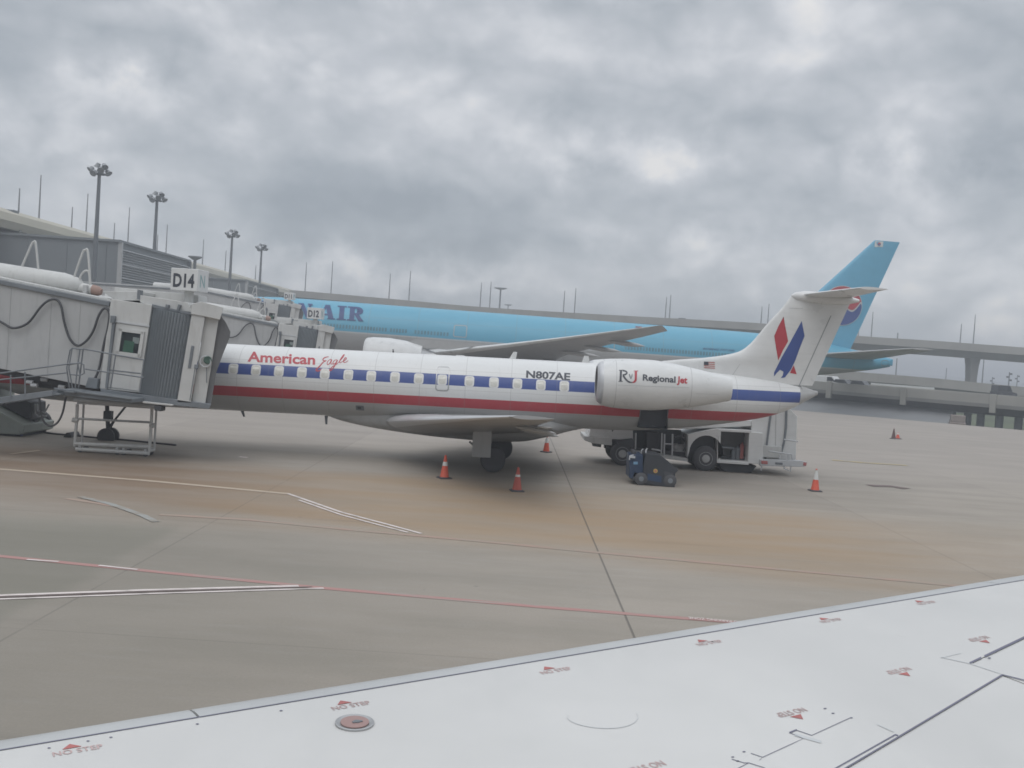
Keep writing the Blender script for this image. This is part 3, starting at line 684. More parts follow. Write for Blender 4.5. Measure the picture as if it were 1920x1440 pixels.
# landing gear
for sgn in (-1, 1):
    gx0 = -.20 if sgn < 0 else .02; mb = MB(); mb.cyl((-.62, sgn*2.02, 1.5), (-.62, sgn*2.02, .42), .085); mb.cyl((-.62, sgn*2.02, .42), (gx0-.25, sgn*2.02, .42), .075); mb.cyl((gx0-.25, sgn*1.75, .42), (gx0-.25, sgn*2.29, .42), .06)
    mb.tube([(-1.25, sgn*2.0, .95), (-.62, sgn*2.0, .48)], .035); mb.tube([(-1.1, sgn*1.9, .5), (-.9, sgn*2.1, .62), (-.65, sgn*2.1, .55)], .02)
    mb.box((-.95, sgn*2.02, .55), (.22, .16, .16))
    g_ = mb.build('main_gear', P['steel'], jet)
    for y_ in (1.83, 2.21):
        mb = MB(); mb.lathe((gx0-.25, sgn*y_-.105, .42), (0, 1, 0), [(0, .20), (.0, .30), (.02, .36), (.06, .405), (.15, .405), (.19, .36), (.21, .30), (.21, .20)], 28); wl = mb.build('wheel', P['black'], g_)
        mb = MB(); mb.lathe((gx0-.25, sgn*y_-.085, .42), (0, 1, 0), [(0, .06), (.01, .20), (.16, .20), (.17, .06)], 20); mb.build('hub', P['slate'], wl)
    mb = MB(); mb.box((-.83, sgn*2.32, .98), (.60, .03, .98)); mb.build('gear_door', P['panelgrey'], g_, bevel=.01)
mb = MB(); mb.cyl((-13.85, 0, 1.5), (-13.75, 0, .30), .07); mb.tube([(-13.2, 0, 1.35), (-13.75, 0, .6)], .04); mb.cyl((-13.75, -.2, .3), (-13.75, .2, .3), .05)
mb.box((-13.78, 0, 1.0), (.26, .22, .34)); mb.tube([(-13.6, -.15, 1.0), (-13.5, -.18, .8), (-13.62, -.15, .6)], .02)
g_ = mb.build('nose_gear', P['dark'], jet)
for y_ in (-.2, .2):
    mb = MB(); mb.lathe((-13.75, y_-.08, .30), (0, 1, 0), [(0, .14), (0, .22), (.03, .29), (.13, .29), (.16, .22), (.16, .14)], 24); wl = mb.build('wheel', P['black'], g_)
    mb = MB(); mb.lathe((-13.75, y_-.07, .30), (0, 1, 0), [(0, .05), (.01, .14), (.13, .14), (.14, .05)], 16); mb.build('hub', P['panelgrey'], wl)

# ================================================================ WIDE-BODY BEHIND
CYW = 107.; TW = -.0095
jum = thing('wide_body_airliner', 'large sky-blue airliner with red and blue roundel on its tall fin, behind the white jet', 'airliner', (0, CYW, 0))
jum.rotation_euler = (0, -math.atan(TW), 0)
def to_jum(p): return (p[0], p[1]-CYW, p[2]-TW*p[0])
def wpx_(px_, py_, ysurf, y0):
    y = y0
    for _ in range(4):
        p = to_jum(at(px_, py_, CYW+y)); y = ysurf(p[0], p[2])
    return Vector((p[0], y, p[2]))
WX = [-34, -33.6, -32.5, -30.5, -28, -25, -20, 14, 20, 25, 30, 35, 38.5, 39.9]
W_T = hermite(WX, [4.1, 4.8, 5.8, 7.0, 7.75, 7.92, 7.95, 7.95, 7.94, 7.90, 7.62, 7.05, 6.45, 6.28])
W_B = hermite(WX, [3.7, 3.1, 2.5, 2.0, 1.80, 1.75, 1.75, 1.75, 2.1, 2.75, 3.55, 4.35, 5.0, 5.35])
W_H = hermite(WX, [.2, .8, 1.6, 2.45, 2.95, 3.1, 3.1, 3.1, 3.02, 2.75, 2.15, 1.35, .65, .30])
def wsurf(x, z):
    zt, zb = W_T(x), W_B(x); q = max(-.99, min(.99, (z-(zt+zb)/2)/((zt-zb)/2))); return -W_H(x)*math.sqrt(1-q*q)
mb = MB(); rings = []
for x in np.concatenate([np.linspace(-34, -24, 30), np.linspace(-22, 39.9, 66)]):
    zt, zb, hw = W_T(x), W_B(x), W_H(x)
    rings.append([(x, hw*math.sin(a), (zt+zb)/2+(zt-zb)/2*math.cos(a)) for a in np.linspace(0, 2*math.pi, 72, endpoint=False)])
mb.loft(rings).build('fuselage', P['jumbo'], jum, ang=40)
mb = MB(); rings = []
for x in np.linspace(-11, 13, 24):
    u = (x+11)/24; k = max(.02, math.sin(math.pi*u))**.5
    rings.append([(x, 3.25*k*math.sin(a), 2.6+1.35*k*math.cos(a)) for a in np.linspace(0, 2*math.pi, 32, endpoint=False)])
mb.loft(rings).build('belly_fairing', P['grey777'], jum)
for sgn in (-1, 1):
    def wsec(fr):
        y_ = 2.0+27.7*fr
        xl = -10.2+19.6*min(fr, .93)/.93*1.0 + (max(0, fr-.93)/.07)*1.5
        ch = (13.6*(1-fr/.36)+7.9*(fr/.36)) if fr < .36 else (7.9*(1-(fr-.36)/.57)+2.5*(fr-.36)/.57 if fr < .93 else 2.5-2.2*(fr-.93)/.07)
        return (xl, sgn*y_, 3.05+3.75*fr**1.12), ch, .105-.035*fr
    mb = MB(); wing = lifting_surface(mb, [(*wsec(fr), (0, 0, 1)) for fr in (0, .12, .24, .36, .5, .65, .8, .93, .965, 1.0)]).build('wing', P['wing777'], jum)
    mb = MB(); rings = []
    for fr in np.linspace(.04, .995, 22):
        le, ch, th = wsec(fr); le = Vector(le); us = [.06, .025, .008, 0, .008, .025, .05]
        rings.append([le + Vector((u*ch-.03, 0, (1 if i <= 3 else -1)*foil_h(u)*th*ch*1.04)) for i, u in enumerate(us)])
    mb.loft(rings, closed=False, cap0=False, cap1=False).build('leading_edge_slat', P['white'], wing)
    for fr in (.20, .46, .60, .74):
        mb = MB(); le, ch, th = wsec(fr); L_ = 4.6*(1-.4*fr)
        mb.lathe((le[0]+ch-L_*.62, le[1], le[2]-.28), (1, 0, -.06), [(0, .02), (L_*.15, .15), (L_*.5, .22), (L_*.8, .15), (L_, .02)], 14); mb.build('flap_fairing', P['grey777'], wing)
    mb = MB(); le, ch, th = wsec(.93); mb.box((le[0]+.2, le[1], le[2]+.13), (.5, .4, .08)); mb.build('tip_light', P['redmark'], wing)
    mb = MB(); mb.lathe((-14.3, sgn*9.7, 2.45), (1, 0, 0), [(0, 1.55), (-.12, 1.72), (0, 1.84), (.6, 1.95), (2.2, 1.98), (3.8, 1.82), (5.4, 1.45), (5.42, 1.3)], 40)
    en = mb.build('engine_nacelle', P['white'], jum)
    mb = MB(); mb.lathe((-14.3, sgn*9.7, 2.45), (1, 0, 0), [(0, 1.55), (.9, 1.5), (.95, .4), (.4, .02)], 30); mb.build('fan', P['dark'], en)
    mb = MB(); mb.lathe((-14.3, sgn*9.7, 2.45), (1, 0, 0), [(5.3, 1.28), (6.6, .95), (6.62, .5), (7.6, .05)], 24); mb.build('exhaust_cone', P['steel'], en)
    mb = MB(); mb.loft([[(x0, sgn*9.7+q*.22, z0) for q in (-1, 1)] + [(x1, sgn*9.7+q*.22, z0) for q in (1, -1)] for x0, x1, z0 in ((-11.5, -6.5, 3.7), (-9.6, -2.5, 4.5))]); mb.build('pylon', P['grey777'], en)
    mb = MB(); mb.cyl((4.0, sgn*5.4, 3.2), (4.0, sgn*5.4, .9), .28); mb.box((4., sgn*5.4, .95), (3.4, .3, .3)); mg = mb.build('main_gear', P['steel'], jum)
    for xo in (-1.5, 0, 1.5):
        for yo in (-.55, .55):
            mb = MB(); mb.lathe((4+xo, sgn*5.4+yo-.25, .70), (0, 1, 0), [(0, .3), (.02, .6), (.1, .68), (.4, .68), (.48, .6), (.5, .3)], 20); mb.build('wheel', P['black'], mg)
mb = MB(); mb.cyl((-27.5, 0, 2.2), (-27.5, 0, .6), .18); mg = mb.build('nose_gear', P['steel'], jum)
for yo in (-.4, .4):
    mb = MB(); mb.lathe((-27.5, yo-.18, .55), (0, 1, 0), [(0, .2), (.03, .5), (.1, .55), (.26, .55), (.33, .5), (.36, .2)], 18); mb.build('wheel', P['black'], mg)
# fin
wfz = [6.4, 8.75, 12.4, 18.55]
wfL = hermite([6.4, 8.3, 9.2, 18.6], [24.6, 26.6, 28.2, 37.15]); 
def wfl(z): return 28.3+(z-9.2)*.942 if z > 9.2 else 28.3-(9.2-z)*1.5
def wft(z): return 35.6+(z-6.9)*.365
mb = MB(); rings = []
def wfh(x, z):
    a, c = wfl(z), wft(z); return max(.01, .055*(c-a)*foil_h((x-a)/(c-a))/.5*1.0)
uu = [.5*(1-math.cos(math.pi*i/16)) for i in range(17)]
rings = []
for z in np.linspace(6.0, 18.60, 22):
    a, c = wfl(z), wft(z)
    rings.append([(a+u*(c-a), .055*(c-a)*foil_h(u)/.5, z) for u in uu] + [(a+u*(c-a), -.055*(c-a)*foil_h(u)/.5, z) for u in reversed(uu[1:-1])])
wfin = mb.loft(rings).build('tail_fin', P['sky777'], jum)
def on_wfin(u, v, k):
    q = wpx_(u, v, lambda x, z: -wfh(x, z), -.3); return (q.x, q.y-.03-k, q.z)
# roundel: red over blue, divided by a white wave, thin outer arcs
ccx, ccy, rr0 = 1577, 573, 37.5
disc = [(ccx+rr0*1.0*math.cos(a), ccy+rr0*1.0*math.sin(a)) for a in np.linspace(0, 2*math.pi, 40, endpoint=False)]
ro = decal('roundel', [disc], on_wfin, P['collar'], wfin, cut=[(0, 5.), (1, 6.)])
wave = curve2([(ccx-rr0*.97, ccy+3), (ccx-rr0*.55, ccy-13), (ccx, ccy-2), (ccx+rr0*.5, ccy+10), (ccx+rr0*.93, ccy-6)], 6)
upper = [(x, y-1.8) for x, y in wave] + [(ccx+rr0*.97*math.cos(a), ccy-rr0*.97*math.sin(a)) for a in np.linspace(.10, math.pi-.05, 22)]
lower = [(x, y+1.8) for x, y in wave] + [(ccx+rr0*.97*math.cos(a), ccy+rr0*.97*math.sin(a)) for a in np.linspace(.0, math.pi-.12, 22)]
lf = lambda u, v, k: tuple(Vector(on_wfin(u, v, 0))+Vector((0, -.05, 0)))
decal('roundel_red', [upper], lf, P['red'], ro, cut=[(0, 5.), (1, 6.)]); decal('roundel_blue', [lower], lf, P['blue'], ro, cut=[(0, 5.), (1, 6.)])
fo = decal('flag', [[(1637.5, 452.2), (1653, 452.5), (1652, 463), (1636.5, 462.8)]], on_wfin, P['collar'], wfin)
decal('flag_red_half', [[(1645+3*math.cos(a), 457.6-3*math.sin(a)) for a in np.linspace(0, math.pi, 9)]], lf, P['red'], fo); decal('flag_blue_half', [[(1645+3*math.cos(a), 457.6+3*math.sin(a)) for a in np.linspace(0, math.pi, 9)]], lf, P['blue'], fo)
# tailplane
for sgn in (-1, 1):
    mb = MB(); lifting_surface(mb, [((31.0+6.7*fr+.3, sgn*(.6+10.1*fr), 6.0+1.15*fr), 6.6-4.5*fr, .085, (0, 0, 1)) for fr in np.linspace(0, 1, 6)]).build('tailplane', P['grey777'], jum)
decal('exhaust_outlet', [rrect(1658, 681, 13, 11, 3)], lambda u, v, k: tuple(wpx_(u, v, wsurf, -.5)+Vector((0, -.03, 0))), P['slate'], jum)
mb = MB(); mb.box((39.75, 0, 5.85), (.9, .30, .72)); mb.build('tail_blade', P['sky777'], jum, bevel=.08)
# titles
LET = {
 'K': [[(0, 0), (.3, 0), (.3, 1), (0, 1)], [(.3, .42), (.62, 1), (.85, 1), (.42, .35)], [(.36, .5), (.62, 0), (.95, 0), (.52, .62)]],
 'O': ring_part(.5, .5, .5, .5, .26, 0, 2*math.pi, 24),
 'E': [[(0, 0), (.3, 0), (.3, 1), (0, 1)], [(.3, 0), (.8, 0), (.8, .2), (.3, .2)], [(.3, .42), (.65, .42), (.65, .58), (.3, .58)], [(.3, .82), (.78, .82), (.78, 1), (.3, 1)]],
 'A': [[(0, 0), (.12, 0), (.52, 1), (.36, 1)], [(.62, 0), (.98, 0), (.66, 1), (.36, 1)], [(.2, .26), (.66, .26), (.66, .38), (.24, .38)], [(-.06, 0), (.24, 0), (.24, .08), (-.06, .08)], [(.54, 0), (1.06, 0), (1.06, .08), (.54, .08)]],
 'N': [[(.06, 0), (.2, 0), (.2, 1), (.06, 1)], [(.04, 1), (.36, 1), (.92, 0), (.62, 0)], [(.80, 0), (.92, 0), (.92, 1), (.80, 1)], [(-.05, 0), (.32, 0), (.32, .09), (-.05, .09)], [(.68, .91), (1.04, .91), (1.04, 1), (.68, 1)], [(-.05, .91), (.2, .91), (.2, 1), (-.05, 1)]],
 'I': [[(.14, 0), (.46, 0), (.46, 1), (.14, 1)], [(0, 0), (.6, 0), (.6, .09), (0, .09)], [(0, .91), (.6, .91), (.6, 1), (0, 1)]],
 'R': [[(.1, 0), (.42, 0), (.42, 1), (.1, 1)], [(-.04, 0), (.54, 0), (.54, .09), (-.04, .09)], [(-.04, .91), (.4, .91), (.4, 1), (-.04, 1)], [(.42, .46), (.66, .5), (1.06, 0), (.72, 0)], [(.4, .86), (.58, .86), (.58, 1), (.4, 1)], [(.4, .44), (.58, .44), (.58, .56), (.4, .56)]] + ring_part(.56, .72, .42, .28, .26, -math.pi/2, math.pi/2, 12)}
def title(word, x0, x1, mode):
    """letters between two photo columns of the blue body"""
    n = len(word); shp = []; wds = [.62 if c == 'I' else (1.06 if c in 'RAN' else .95) for c in word]; tot = sum(wds)+.10*(n-1); u = 0
    for c, wd_ in zip(word, wds):
        for pg in LET[c]:
            shp.append([(x0+(x1-x0)*(u+px_*(wd_/1.06 if c != 'I' else 1))/tot, pz) for px_, pz in pg])
        u += wd_+.10
    return shp
def on_title(u, v, k):
    yb = 598.5+(u-620)*.066; yt = 572+(u-620)*.066
    sh = (1-v)*-2.0
    q = wpx_(u+sh, yb+(yt-yb)*v, wsurf, -3.0); return (q.x, q.y-.03-k, q.z)
decal('korean_air_lettering', title('AIR', 599, 683, 0), on_title, P['navy'], jum, lift=.003, cut=[(1, .09)])
decal('korean_air_lettering', title('KOREAN', 428, 586, 0), on_title, P['navy'], jum, lift=.003, cut=[(1, .09)])
# windows
for seg in ((575, 614, 592, 614.2), (602, 611, 672, 617), (678, 616.5, 722, 620), (732, 620.5, 760, 622.5), (778, 622, 838, 628), (1172, 653, 1240, 657), (1246, 657.6, 1330, 662.5), (1336, 663, 1416, 667)):
    x0, y0, x1, y1 = seg; n = max(2, int((x1-x0)/5.5))
    for k in range(n+1):
        q = wpx_(x0+(x1-x0)*k/n, y0+(y1-y0)*k/n+1, wsurf, -3.0)
        decal('window', [rrect(q.x, 5.28, .20, .40, .09, 3)], lambda u, v, k_: (u, wsurf(u, v)-.02, v), P['pane777'], jum)
for (x, y, wd_, ht) in ((862, 621, 25, 23), (1139, 650, 25, 36), (555, 603, 22, 30)):
    q = wpx_(x, y, wsurf, -3.0); W2, H2 = wd_*.0555, ht*.0555
    a = rrect(q.x, q.z, W2, H2, .2, 3); c = rrect(q.x, q.z, W2-.16, H2-.16, .14, 3)
    decal('door_outline', [[a[i], a[(i+1) % len(a)], c[(i+1) % len(a)], c[i]] for i in range(len(a))], lambda u, v, k: (u, wsurf(u, v)-.02, v), P['panelgrey'] if x > 1000 else P['grey777'], jum, lift=0, cut=[(1, .3)])
decal('type_lettering', [affine(norm_text('BOEING 777-300', .01, .2), (1317, 655.0), (1376, 658.8), (1317.3, 651.6))], lambda u, v, k: tuple(wpx_(u, v, wsurf, -3.0)+Vector((0, -.03, 0))), P['navy'], jum)

# ================================================================ OWN WING (seen from the cabin)
WZ0, WDI = 2.0, .05
def wpt(x, y):                                  # photo point -> point of the wing plane
    d = ray(x, y); t_ = (WZ0-CAM_H)/(d[2]-WDI*d[1]); return CP + d*t_
LEa, LEb = wpt(0, 1407), wpt(1870, 1096)
E1 = (LEb-LEa)[:2]; E1 = E1/np.hypot(*E1); E2 = np.array([E1[1], -E1[0]])    # along the leading edge, and aft
if E2[1] > 0: E2 = -E2
def wsd(p): q = np.array(p[:2])-LEa[:2]; return float(q@E1), float(q@E2)
def camber(d):                                   # height above the wing plane, d metres aft of the slat joint
    if d < .55: return .018-.018*((.55-d)/.55)**2
    return .018-.014*(d-.55)
def wxyz(s_, d, lift=0.):
    q = LEa[:2] + E1*s_ + E2*d; return Vector((q[0], q[1], WZ0+WDI*q[1]+camber(d)+lift))
def wsf(u, v):                                   # photo point -> (span, chord) on the cambered skin
    s_, d = wsd(wpt(u, v))
    for _ in range(3):
        d_ = ray(u, v); t_ = (WZ0+camber(d)-CAM_H)/(d_[2]-WDI*d_[1]); s_, d = wsd(CP+d_*t_)
    return s_, d
wroot = wxyz(-2.0, 1.5); own = thing('aircraft_wing', 'near white aircraft wing with red NO STEP stencils, seen from above', 'wing', tuple(wroot))
def wing_sheet(name, s0, s1, d0f, d1f, mat, ns=26, nd=10, thick=.16, lift=0., parent=own):
    mb = MB(); top = []
    for i in range(ns+1):
        s_ = s0+(s1-s0)*i/ns; a, c = d0f(s_), d1f(s_)
        ring = [wxyz(s_, a+(c-a)*(k/nd)**1.3, lift) for k in range(nd+1)]
        bot = [p - Vector((0, 0, q)) for p, q in ((ring[-1], thick*.22), (ring[nd//2], thick*.8), (ring[0], thick))]
        top.append(ring+bot)
    return mb.loft(top).build(name, mat, parent, world=True, ang=30)
s_in, s_out = -3.4, 16.0
# rear joint of the fixed wing (photo line) as a function of span
ga, gb = wsf(1587, 1439.5), wsf(1880, 1265.4); gsl = (gb[1]-ga[1])/(gb[0]-ga[0])
ha_, hb_ = wsf(1818, 1244), wsf(1920, 1196); hsl = (hb_[1]-ha_[1])/(hb_[0]-ha_[0])
d_joint = lambda s_: ga[1]+gsl*(s_-ga[0])
d_outer = lambda s_: ha_[1]+hsl*(s_-ha_[0])
step_s = gb[0]
def d_rear(s_): return max(.9, d_joint(s_)) if s_ < step_s else max(.35, d_outer(s_))
main = wing_sheet('wing_skin', s_in, step_s, lambda s_: .006, lambda s_: max(.9, d_joint(s_))-.004, P['wingpaint'])
wing_sheet('wing_skin', step_s, s_out, lambda s_: .006, lambda s_: max(.38, d_outer(s_)), P['wingpaint'], ns=14)
wing_sheet('flap', s_in, step_s-.012, lambda s_: max(.9, d_joint(s_))+.004, lambda s_: max(.9, d_joint(s_))+1.5, P['wingpaint'], lift=-.003)
wing_sheet('aileron', step_s+.006, s_out, lambda s_: max(.38, d_outer(s_))+.006, lambda s_: max(.38, d_outer(s_))+1.15, P['wingpaint'], ns=14, lift=-.003)
# leading-edge slat: rolls over the nose
def slat(s0, s1):
    mb = MB(); rings = []
    for i in range(17):
        s_ = s0+(s1-s0)*i/16; r_ = []
        for d, dz_ in ((-.004, -.001), (-.05, -.005), (-.10, -.012), (-.15, -.024), (-.19, -.046), (-.21, -.085), (-.19, -.14), (-.08, -.20), (-.004, -.20)):
            p = wxyz(s_, 0); q = LEa[:2]+E1*s_+E2*d; r_.append(Vector((q[0], q[1], WZ0+WDI*q[1]+camber(0)+dz_)))
        rings.append(r_)
    return mb.loft(rings).build('slat', P['slatmetal'], own, world=True, ang=50)
sj = wsd(wpt(375, 1347))[0]
slat(s_in, sj-.006); slat(sj+.006, wsd(wpt(1875, 1095))[0]); slat(wsd(wpt(1875, 1095))[0]+.01, s_out)
mb = MB(); mb.tube([wxyz(s_in+k*(s_out-s_in)/20, .0, -.012) for k in range(21)], .010, 6); mb.build('slat_seal', P['seam'], own, world=True)
def on_wing(u, v, k):
    s_, d = wsf(u, v)
    return wxyz(s_, d, .0022+k)-wroot
def seam(name, pts, wd_, mat, par=own):
    p = []
    for a, c in zip(pts[:-1], pts[1:]):
        n = max(1, int(math.hypot(c[0]-a[0], c[1]-a[1])/25)); p += [(a[0]+(c[0]-a[0])*k/n, a[1]+(c[1]-a[1])*k/n) for k in range(n)]
    p.append(pts[-1]); return decal(name, ribbon(p, [wd_]*len(p)), on_wing, mat, par, lift=0)
decal('slat_joint', [[(a, -.004), (a+.5, -.004), (a+.5, .006), (a, .006)] for a in np.arange(s_in, 9.0, .5)], lambda u, v, k: wxyz(u, v, .0025)-wroot, P['seam'], own, lift=0)
SP = [[(1430, 1420.5), (1506, 1385.5), (1480, 1374)], [(1493, 1369.5), (1522, 1379.5), (1593, 1347)], [(1343, 1462), (1390, 1438), (1404, 1431), (1432, 1440), (1455, 1452)], [(1372, 1424), (1395, 1431), (1404, 1431)], [(1408, 1413), (1430, 1420.5), (1424, 1426)]]
for q in SP: seam('spoiler_joint', q, 1.1, P['seam'])
seam('hinge_slot', [(1480, 1374.5), (1494, 1369)], 3.0, P['seam'])
seam('spoiler_edge', [(1530, 1462), (1679, 1378), (1684, 1380)], 2.6, P['seam'])
seam('flap_gap', [(1560, 1456), (1687, 1381), (1880, 1265.5)], 3.0, P['seam'])
seam('aileron_gap', [(1818, 1244), (1840, 1233.5)], 3.6, P['seam']); seam('aileron_gap', [(1846, 1231), (1930, 1191)], 4.0, P['seam'])
seam('panel_joint', [(1880, 1265.5), (1930, 1278)], 1.6, P['seam'])
seam('panel_joint', [(1765, 1233), (1818, 1244.5), (1880, 1265)], 1.2, P['seamfaint']); seam('panel_joint', [(1645, 1359), (1676, 1373)], 1.6, P['seamfaint']); seam('panel_joint', [(1764, 1234), (1802, 1225)], 1.2, P['seamfaint'])
for a, c in ((1547, 1329), (1562, 1338), (1596, 1346.5), (1395, 1410), (1383, 1427.5), (1855, 1234), (208, 1383), (165, 1390), (370, 1358), (527, 1333), (92, 1403), (1374, 1420)):
    decal('fastener', [[(a+3.2*math.cos(q), c+1.1*math.sin(q)) for q in np.linspace(0, 2*math.pi, 8, endpoint=False)]], on_wing, P['seam'], own)
# oval access panels, drain streak, fuel cap
seam('access_panel', [(1130+66*math.cos(q), 1345+(21+3*math.cos(q))*math.sin(q)) for q in np.linspace(-.3, math.pi+.25, 24)], 1.2, P['seamfaint'])
e = lambda cx_, cy_, a, c, n=28: [(cx_+a*math.cos(q), cy_+c*math.sin(q)) for q in np.linspace(0, 2*math.pi, n, endpoint=False)]
mb = MB(); cen = Vector(on_wing(665, 1357, 0))+wroot
mb.lathe(cen-Vector((0, 0, .01)), (0, WDI*-1, 1), [(0, .085), (.016, .085), (.018, .078), (.013, .064), (.012, .0)], 32)
fc = mb.build('fuel_cap', P['steel'], own, world=True)
mb = MB(); mb.lathe(cen+Vector((0, 0, .004)), (0, -WDI, 1), [(0, .062), (.004, .062), (.005, .057), (.004, 0)], 32); mb.build('cap_disc', P['cap'], fc, world=True)
mb = MB(); mb.box(cen+Vector((.012, -.004, .009)), (.045, .014, .006), .5); mb.cyl(cen+Vector((.01, 0, .007)), cen+Vector((.01, 0, .011)), .016); mb.build('latch', P['slate'], fc, world=True)
seam('drain_streak', [(1490, 1378), (1522, 1387), (1540, 1392)], 5.0, P['seamfaint'])
# NO STEP stencils; first set read facing forward, second set facing aft
def stencil(px_, py_, wd_, flip, mat, mat2):
    s_, d = wsf(px_, py_); sg = -1 if flip else 1
    T = norm_text('NO STEP', .012)
    f = lambda u, v, k: wxyz(s_+sg*(u-.5)*wd_, d-sg*(v-.5)*wd_*.24, .0022+k)-wroot
    tx = decal('no_step_stencil', [T], f, mat, own)
    g = lambda u, v, k: wxyz(s_+sg*u*wd_, d-sg*(.17+v*.25)*wd_, .0022+k)-wroot
    a0 = -.16 if not flip else -.02
    decal('arrow', [[(a0-.13, 0), (a0+.27, 0), (a0+.06, 1)]], lambda u, v, k: wxyz(s_+sg*u*wd_, d-sg*(.17+v*.25)*wd_, .0022+k)-wroot, mat2, tx)
for a, c in ((146, 1407), (658, 1323), (1042, 1257.5), (1330, 1205.5), (1558, 1163.5), (1737, 1130.5)): stencil(a, c, .185, False, P['redmark2'], P['redmark'])
for a, c in ((1212, 1439), (1484, 1336.5), (1685, 1258), (1835, 1198)): stencil(a, c, .19, True, P['redmark2'], P['redmark'])

# ================================================================ JET BRIDGES
YB = 29.7
def poly(pp, Y): return [(float(q[0]), float(q[2])) for q in (at(x, y, Y) for x, y in pp)]
def P3(x, y, Y): return Vector(at(x, y, Y))
br = thing('jet_bridge', 'cream jet bridge at gate D14 reaching the white regional jet', 'jet bridge', (-11, 31, 0), 'jet bridges along the concourse')
def bp(name, pp, y0, y1, mat, Y=YB, parent=br, bevel=.012, skew=0.):
    mb = MB().prism(poly(pp, Y), y0, y1)
    if skew: mb.v = [(x+skew*(y-YB), y, z) for x, y, z in mb.v]
    return mb.build(name, mat, parent, world=True, bevel=bevel)
SK = -.31                                        # the cab is turned to square up with the fuselage
K = .205
tun = bp('tunnel', [(-1300, 421), (-190, 493), (206, 573), (208, 733), (-190, 653), (-1300, 581)], YB, 32.4, P['panelgrey'])
bp('roof_edge', [(-1300, 415), (-190, 487), (207, 566), (206, 574.5), (-190, 494.5), (-1300, 422.5)], YB-.08, 32.48, P['slate'], parent=tun)
bp('roof_gutter', [(-1300, 409), (-190, 481), (200, 560), (207, 566), (-190, 487), (-1300, 415)], YB+.15, 32.2, P['bridge'], parent=tun)
bp('lower_beam', [(-1300, 580), (-190, 652), (200, 731), (190, 745), (-190, 664), (-1300, 592)], YB+.3, 31.9, P['dark'], parent=tun)
for x in (-140, -60, 20, 96, 150): 
    y_ = 573-(206-x)*K; bp('panel_rib', [(x, y_+2), (x+1.6, y_+2.4), (x-9+1.6, y_+157), (x-9, y_+157)], YB-.012, YB+.02, P['panelgrey'], parent=tun, bevel=0)
# air duct lying on the roof
mb = MB(); mb.tube([P3(-420, 466, 30.8), P3(-190, 484, 30.8), P3(-100, 497, 30.8), P3(0, 514, 30.8), P3(118, 529.5, 30.8)], [.345, .345, .345, .345, .30], 20)
duct = mb.build('air_duct', P['bridge'], br, world=True)
mb = MB(); mb.tube([P3(116, 529, 30.8), P3(128, 531.5, 30.8), P3(146, 536, 30.8), P3(152, 539.5, 30.8)], [.30, .28, .24, .15], 18); mb.build('duct_reducer', P['bridge'], duct, world=True)
mb = MB(); mb.tube([P3(150, 539.5, 30.8), P3(174, 543.5, 30.8)], [.16, .16], 16); mb.build('duct_end', P['bridge'], duct, world=True)
mb = MB(); mb.tube([P3(173, 543, 30.8), P3(184, 546, 30.8), P3(190, 548, 30.8)], [.16, .15, .10], 16); mb.build('duct_coupling', paint('brick_red_coupling', (.34, .22, .18), .6, .15), duct, world=True)
for pts in ([(41, 500), (58, 461), (63, 454), (67, 457), (72, 506)], [(137, 526), (154, 476), (160, 469), (165, 474), (170, 541)], [(147, 532), (152, 516), (160, 508), (167, 512), (169, 540)]):
    mb = MB(); mb.tube([P3(x, y, 30.75) for x, y in curve2(pts, 4)], .035, 8); mb.build('duct_hoop', P['bridge'], duct, world=True)
for x in (30, 110, 165):
    mb = MB(); y_ = 573-(206-x)*K; mb.box(P3(x, y_-16, 30.8), (.12, .5, .42)); mb.build('duct_saddle', P['panelgrey'], duct, world=True)
# roof gear between the duct and the cab
bp('roof_box', [(182, 533), (346, 549), (346, 563), (180, 551)], 31.0, 31.9, P['bridge'])
bp('roof_box', [(186, 545), (262, 546), (258, 563), (212, 563)], 29.9, 31.2, P['bridge'])
bp('roof_housing', [(262, 553), (352, 567), (361, 586), (286, 574), (262, 567)], 29.7, 32.0, P['bridge'])
bp('roof_bracket', [(258, 543), (264, 544), (262, 562), (257, 561)], 29.68, 29.9, P['slate'], bevel=0); bp('roof_bracket', [(314, 571), (319, 572), (318, 579), (313, 578)], 29.55, 29.7, P['slate'], bevel=0); bp('roof_bracket', [(337, 571), (341, 572), (337, 584), (334, 583)], 29.55, 29.7, P['slate'], bevel=0)
# operator cab
cab = bp('cab', [(212, 561), (288, 572), (264, 736), (190, 728)], YB-.15, 32.4, P['bridge'])
bp('door_header', [(222, 602), (285, 611), (284, 613.5), (222, 604.5)], YB-.20, YB-.15, P['rail'], parent=cab, bevel=0)
dr = bp('door', [(222, 606), (283, 614), (264, 733), (205, 725)], YB-.175, YB-.15, P['bridge'], parent=cab)
bp('door_jamb', [(217, 597), (222, 598), (207, 727), (203, 727)], YB-.24, YB-.15, P['slate'], parent=cab, bevel=0)
bp('door_closer', [(214, 592), (222, 593), (221, 606), (213, 606)], YB-.28, YB-.15, P['slate'], parent=cab)
wf = [[(229, 616), (275, 622), (274, 627), (229, 621)], [(223, 658), (268, 664), (267, 671), (222, 664)], [(229, 616), (235, 617), (228, 664), (222, 663)], [(270, 622), (276, 623), (269, 670), (263, 669)]]
win = bp('window', wf[0], YB-.24, YB-.16, P['bridge'], parent=dr, bevel=0)
for q in wf[1:]: bp('window_bar', q, YB-.24, YB-.16, P['bridge'], parent=dr, bevel=0)
bp('window_inside', [(233, 619), (272, 624), (265, 668), (226, 662)], YB-.182, YB-.176, P['dark'], parent=dr, bevel=0)
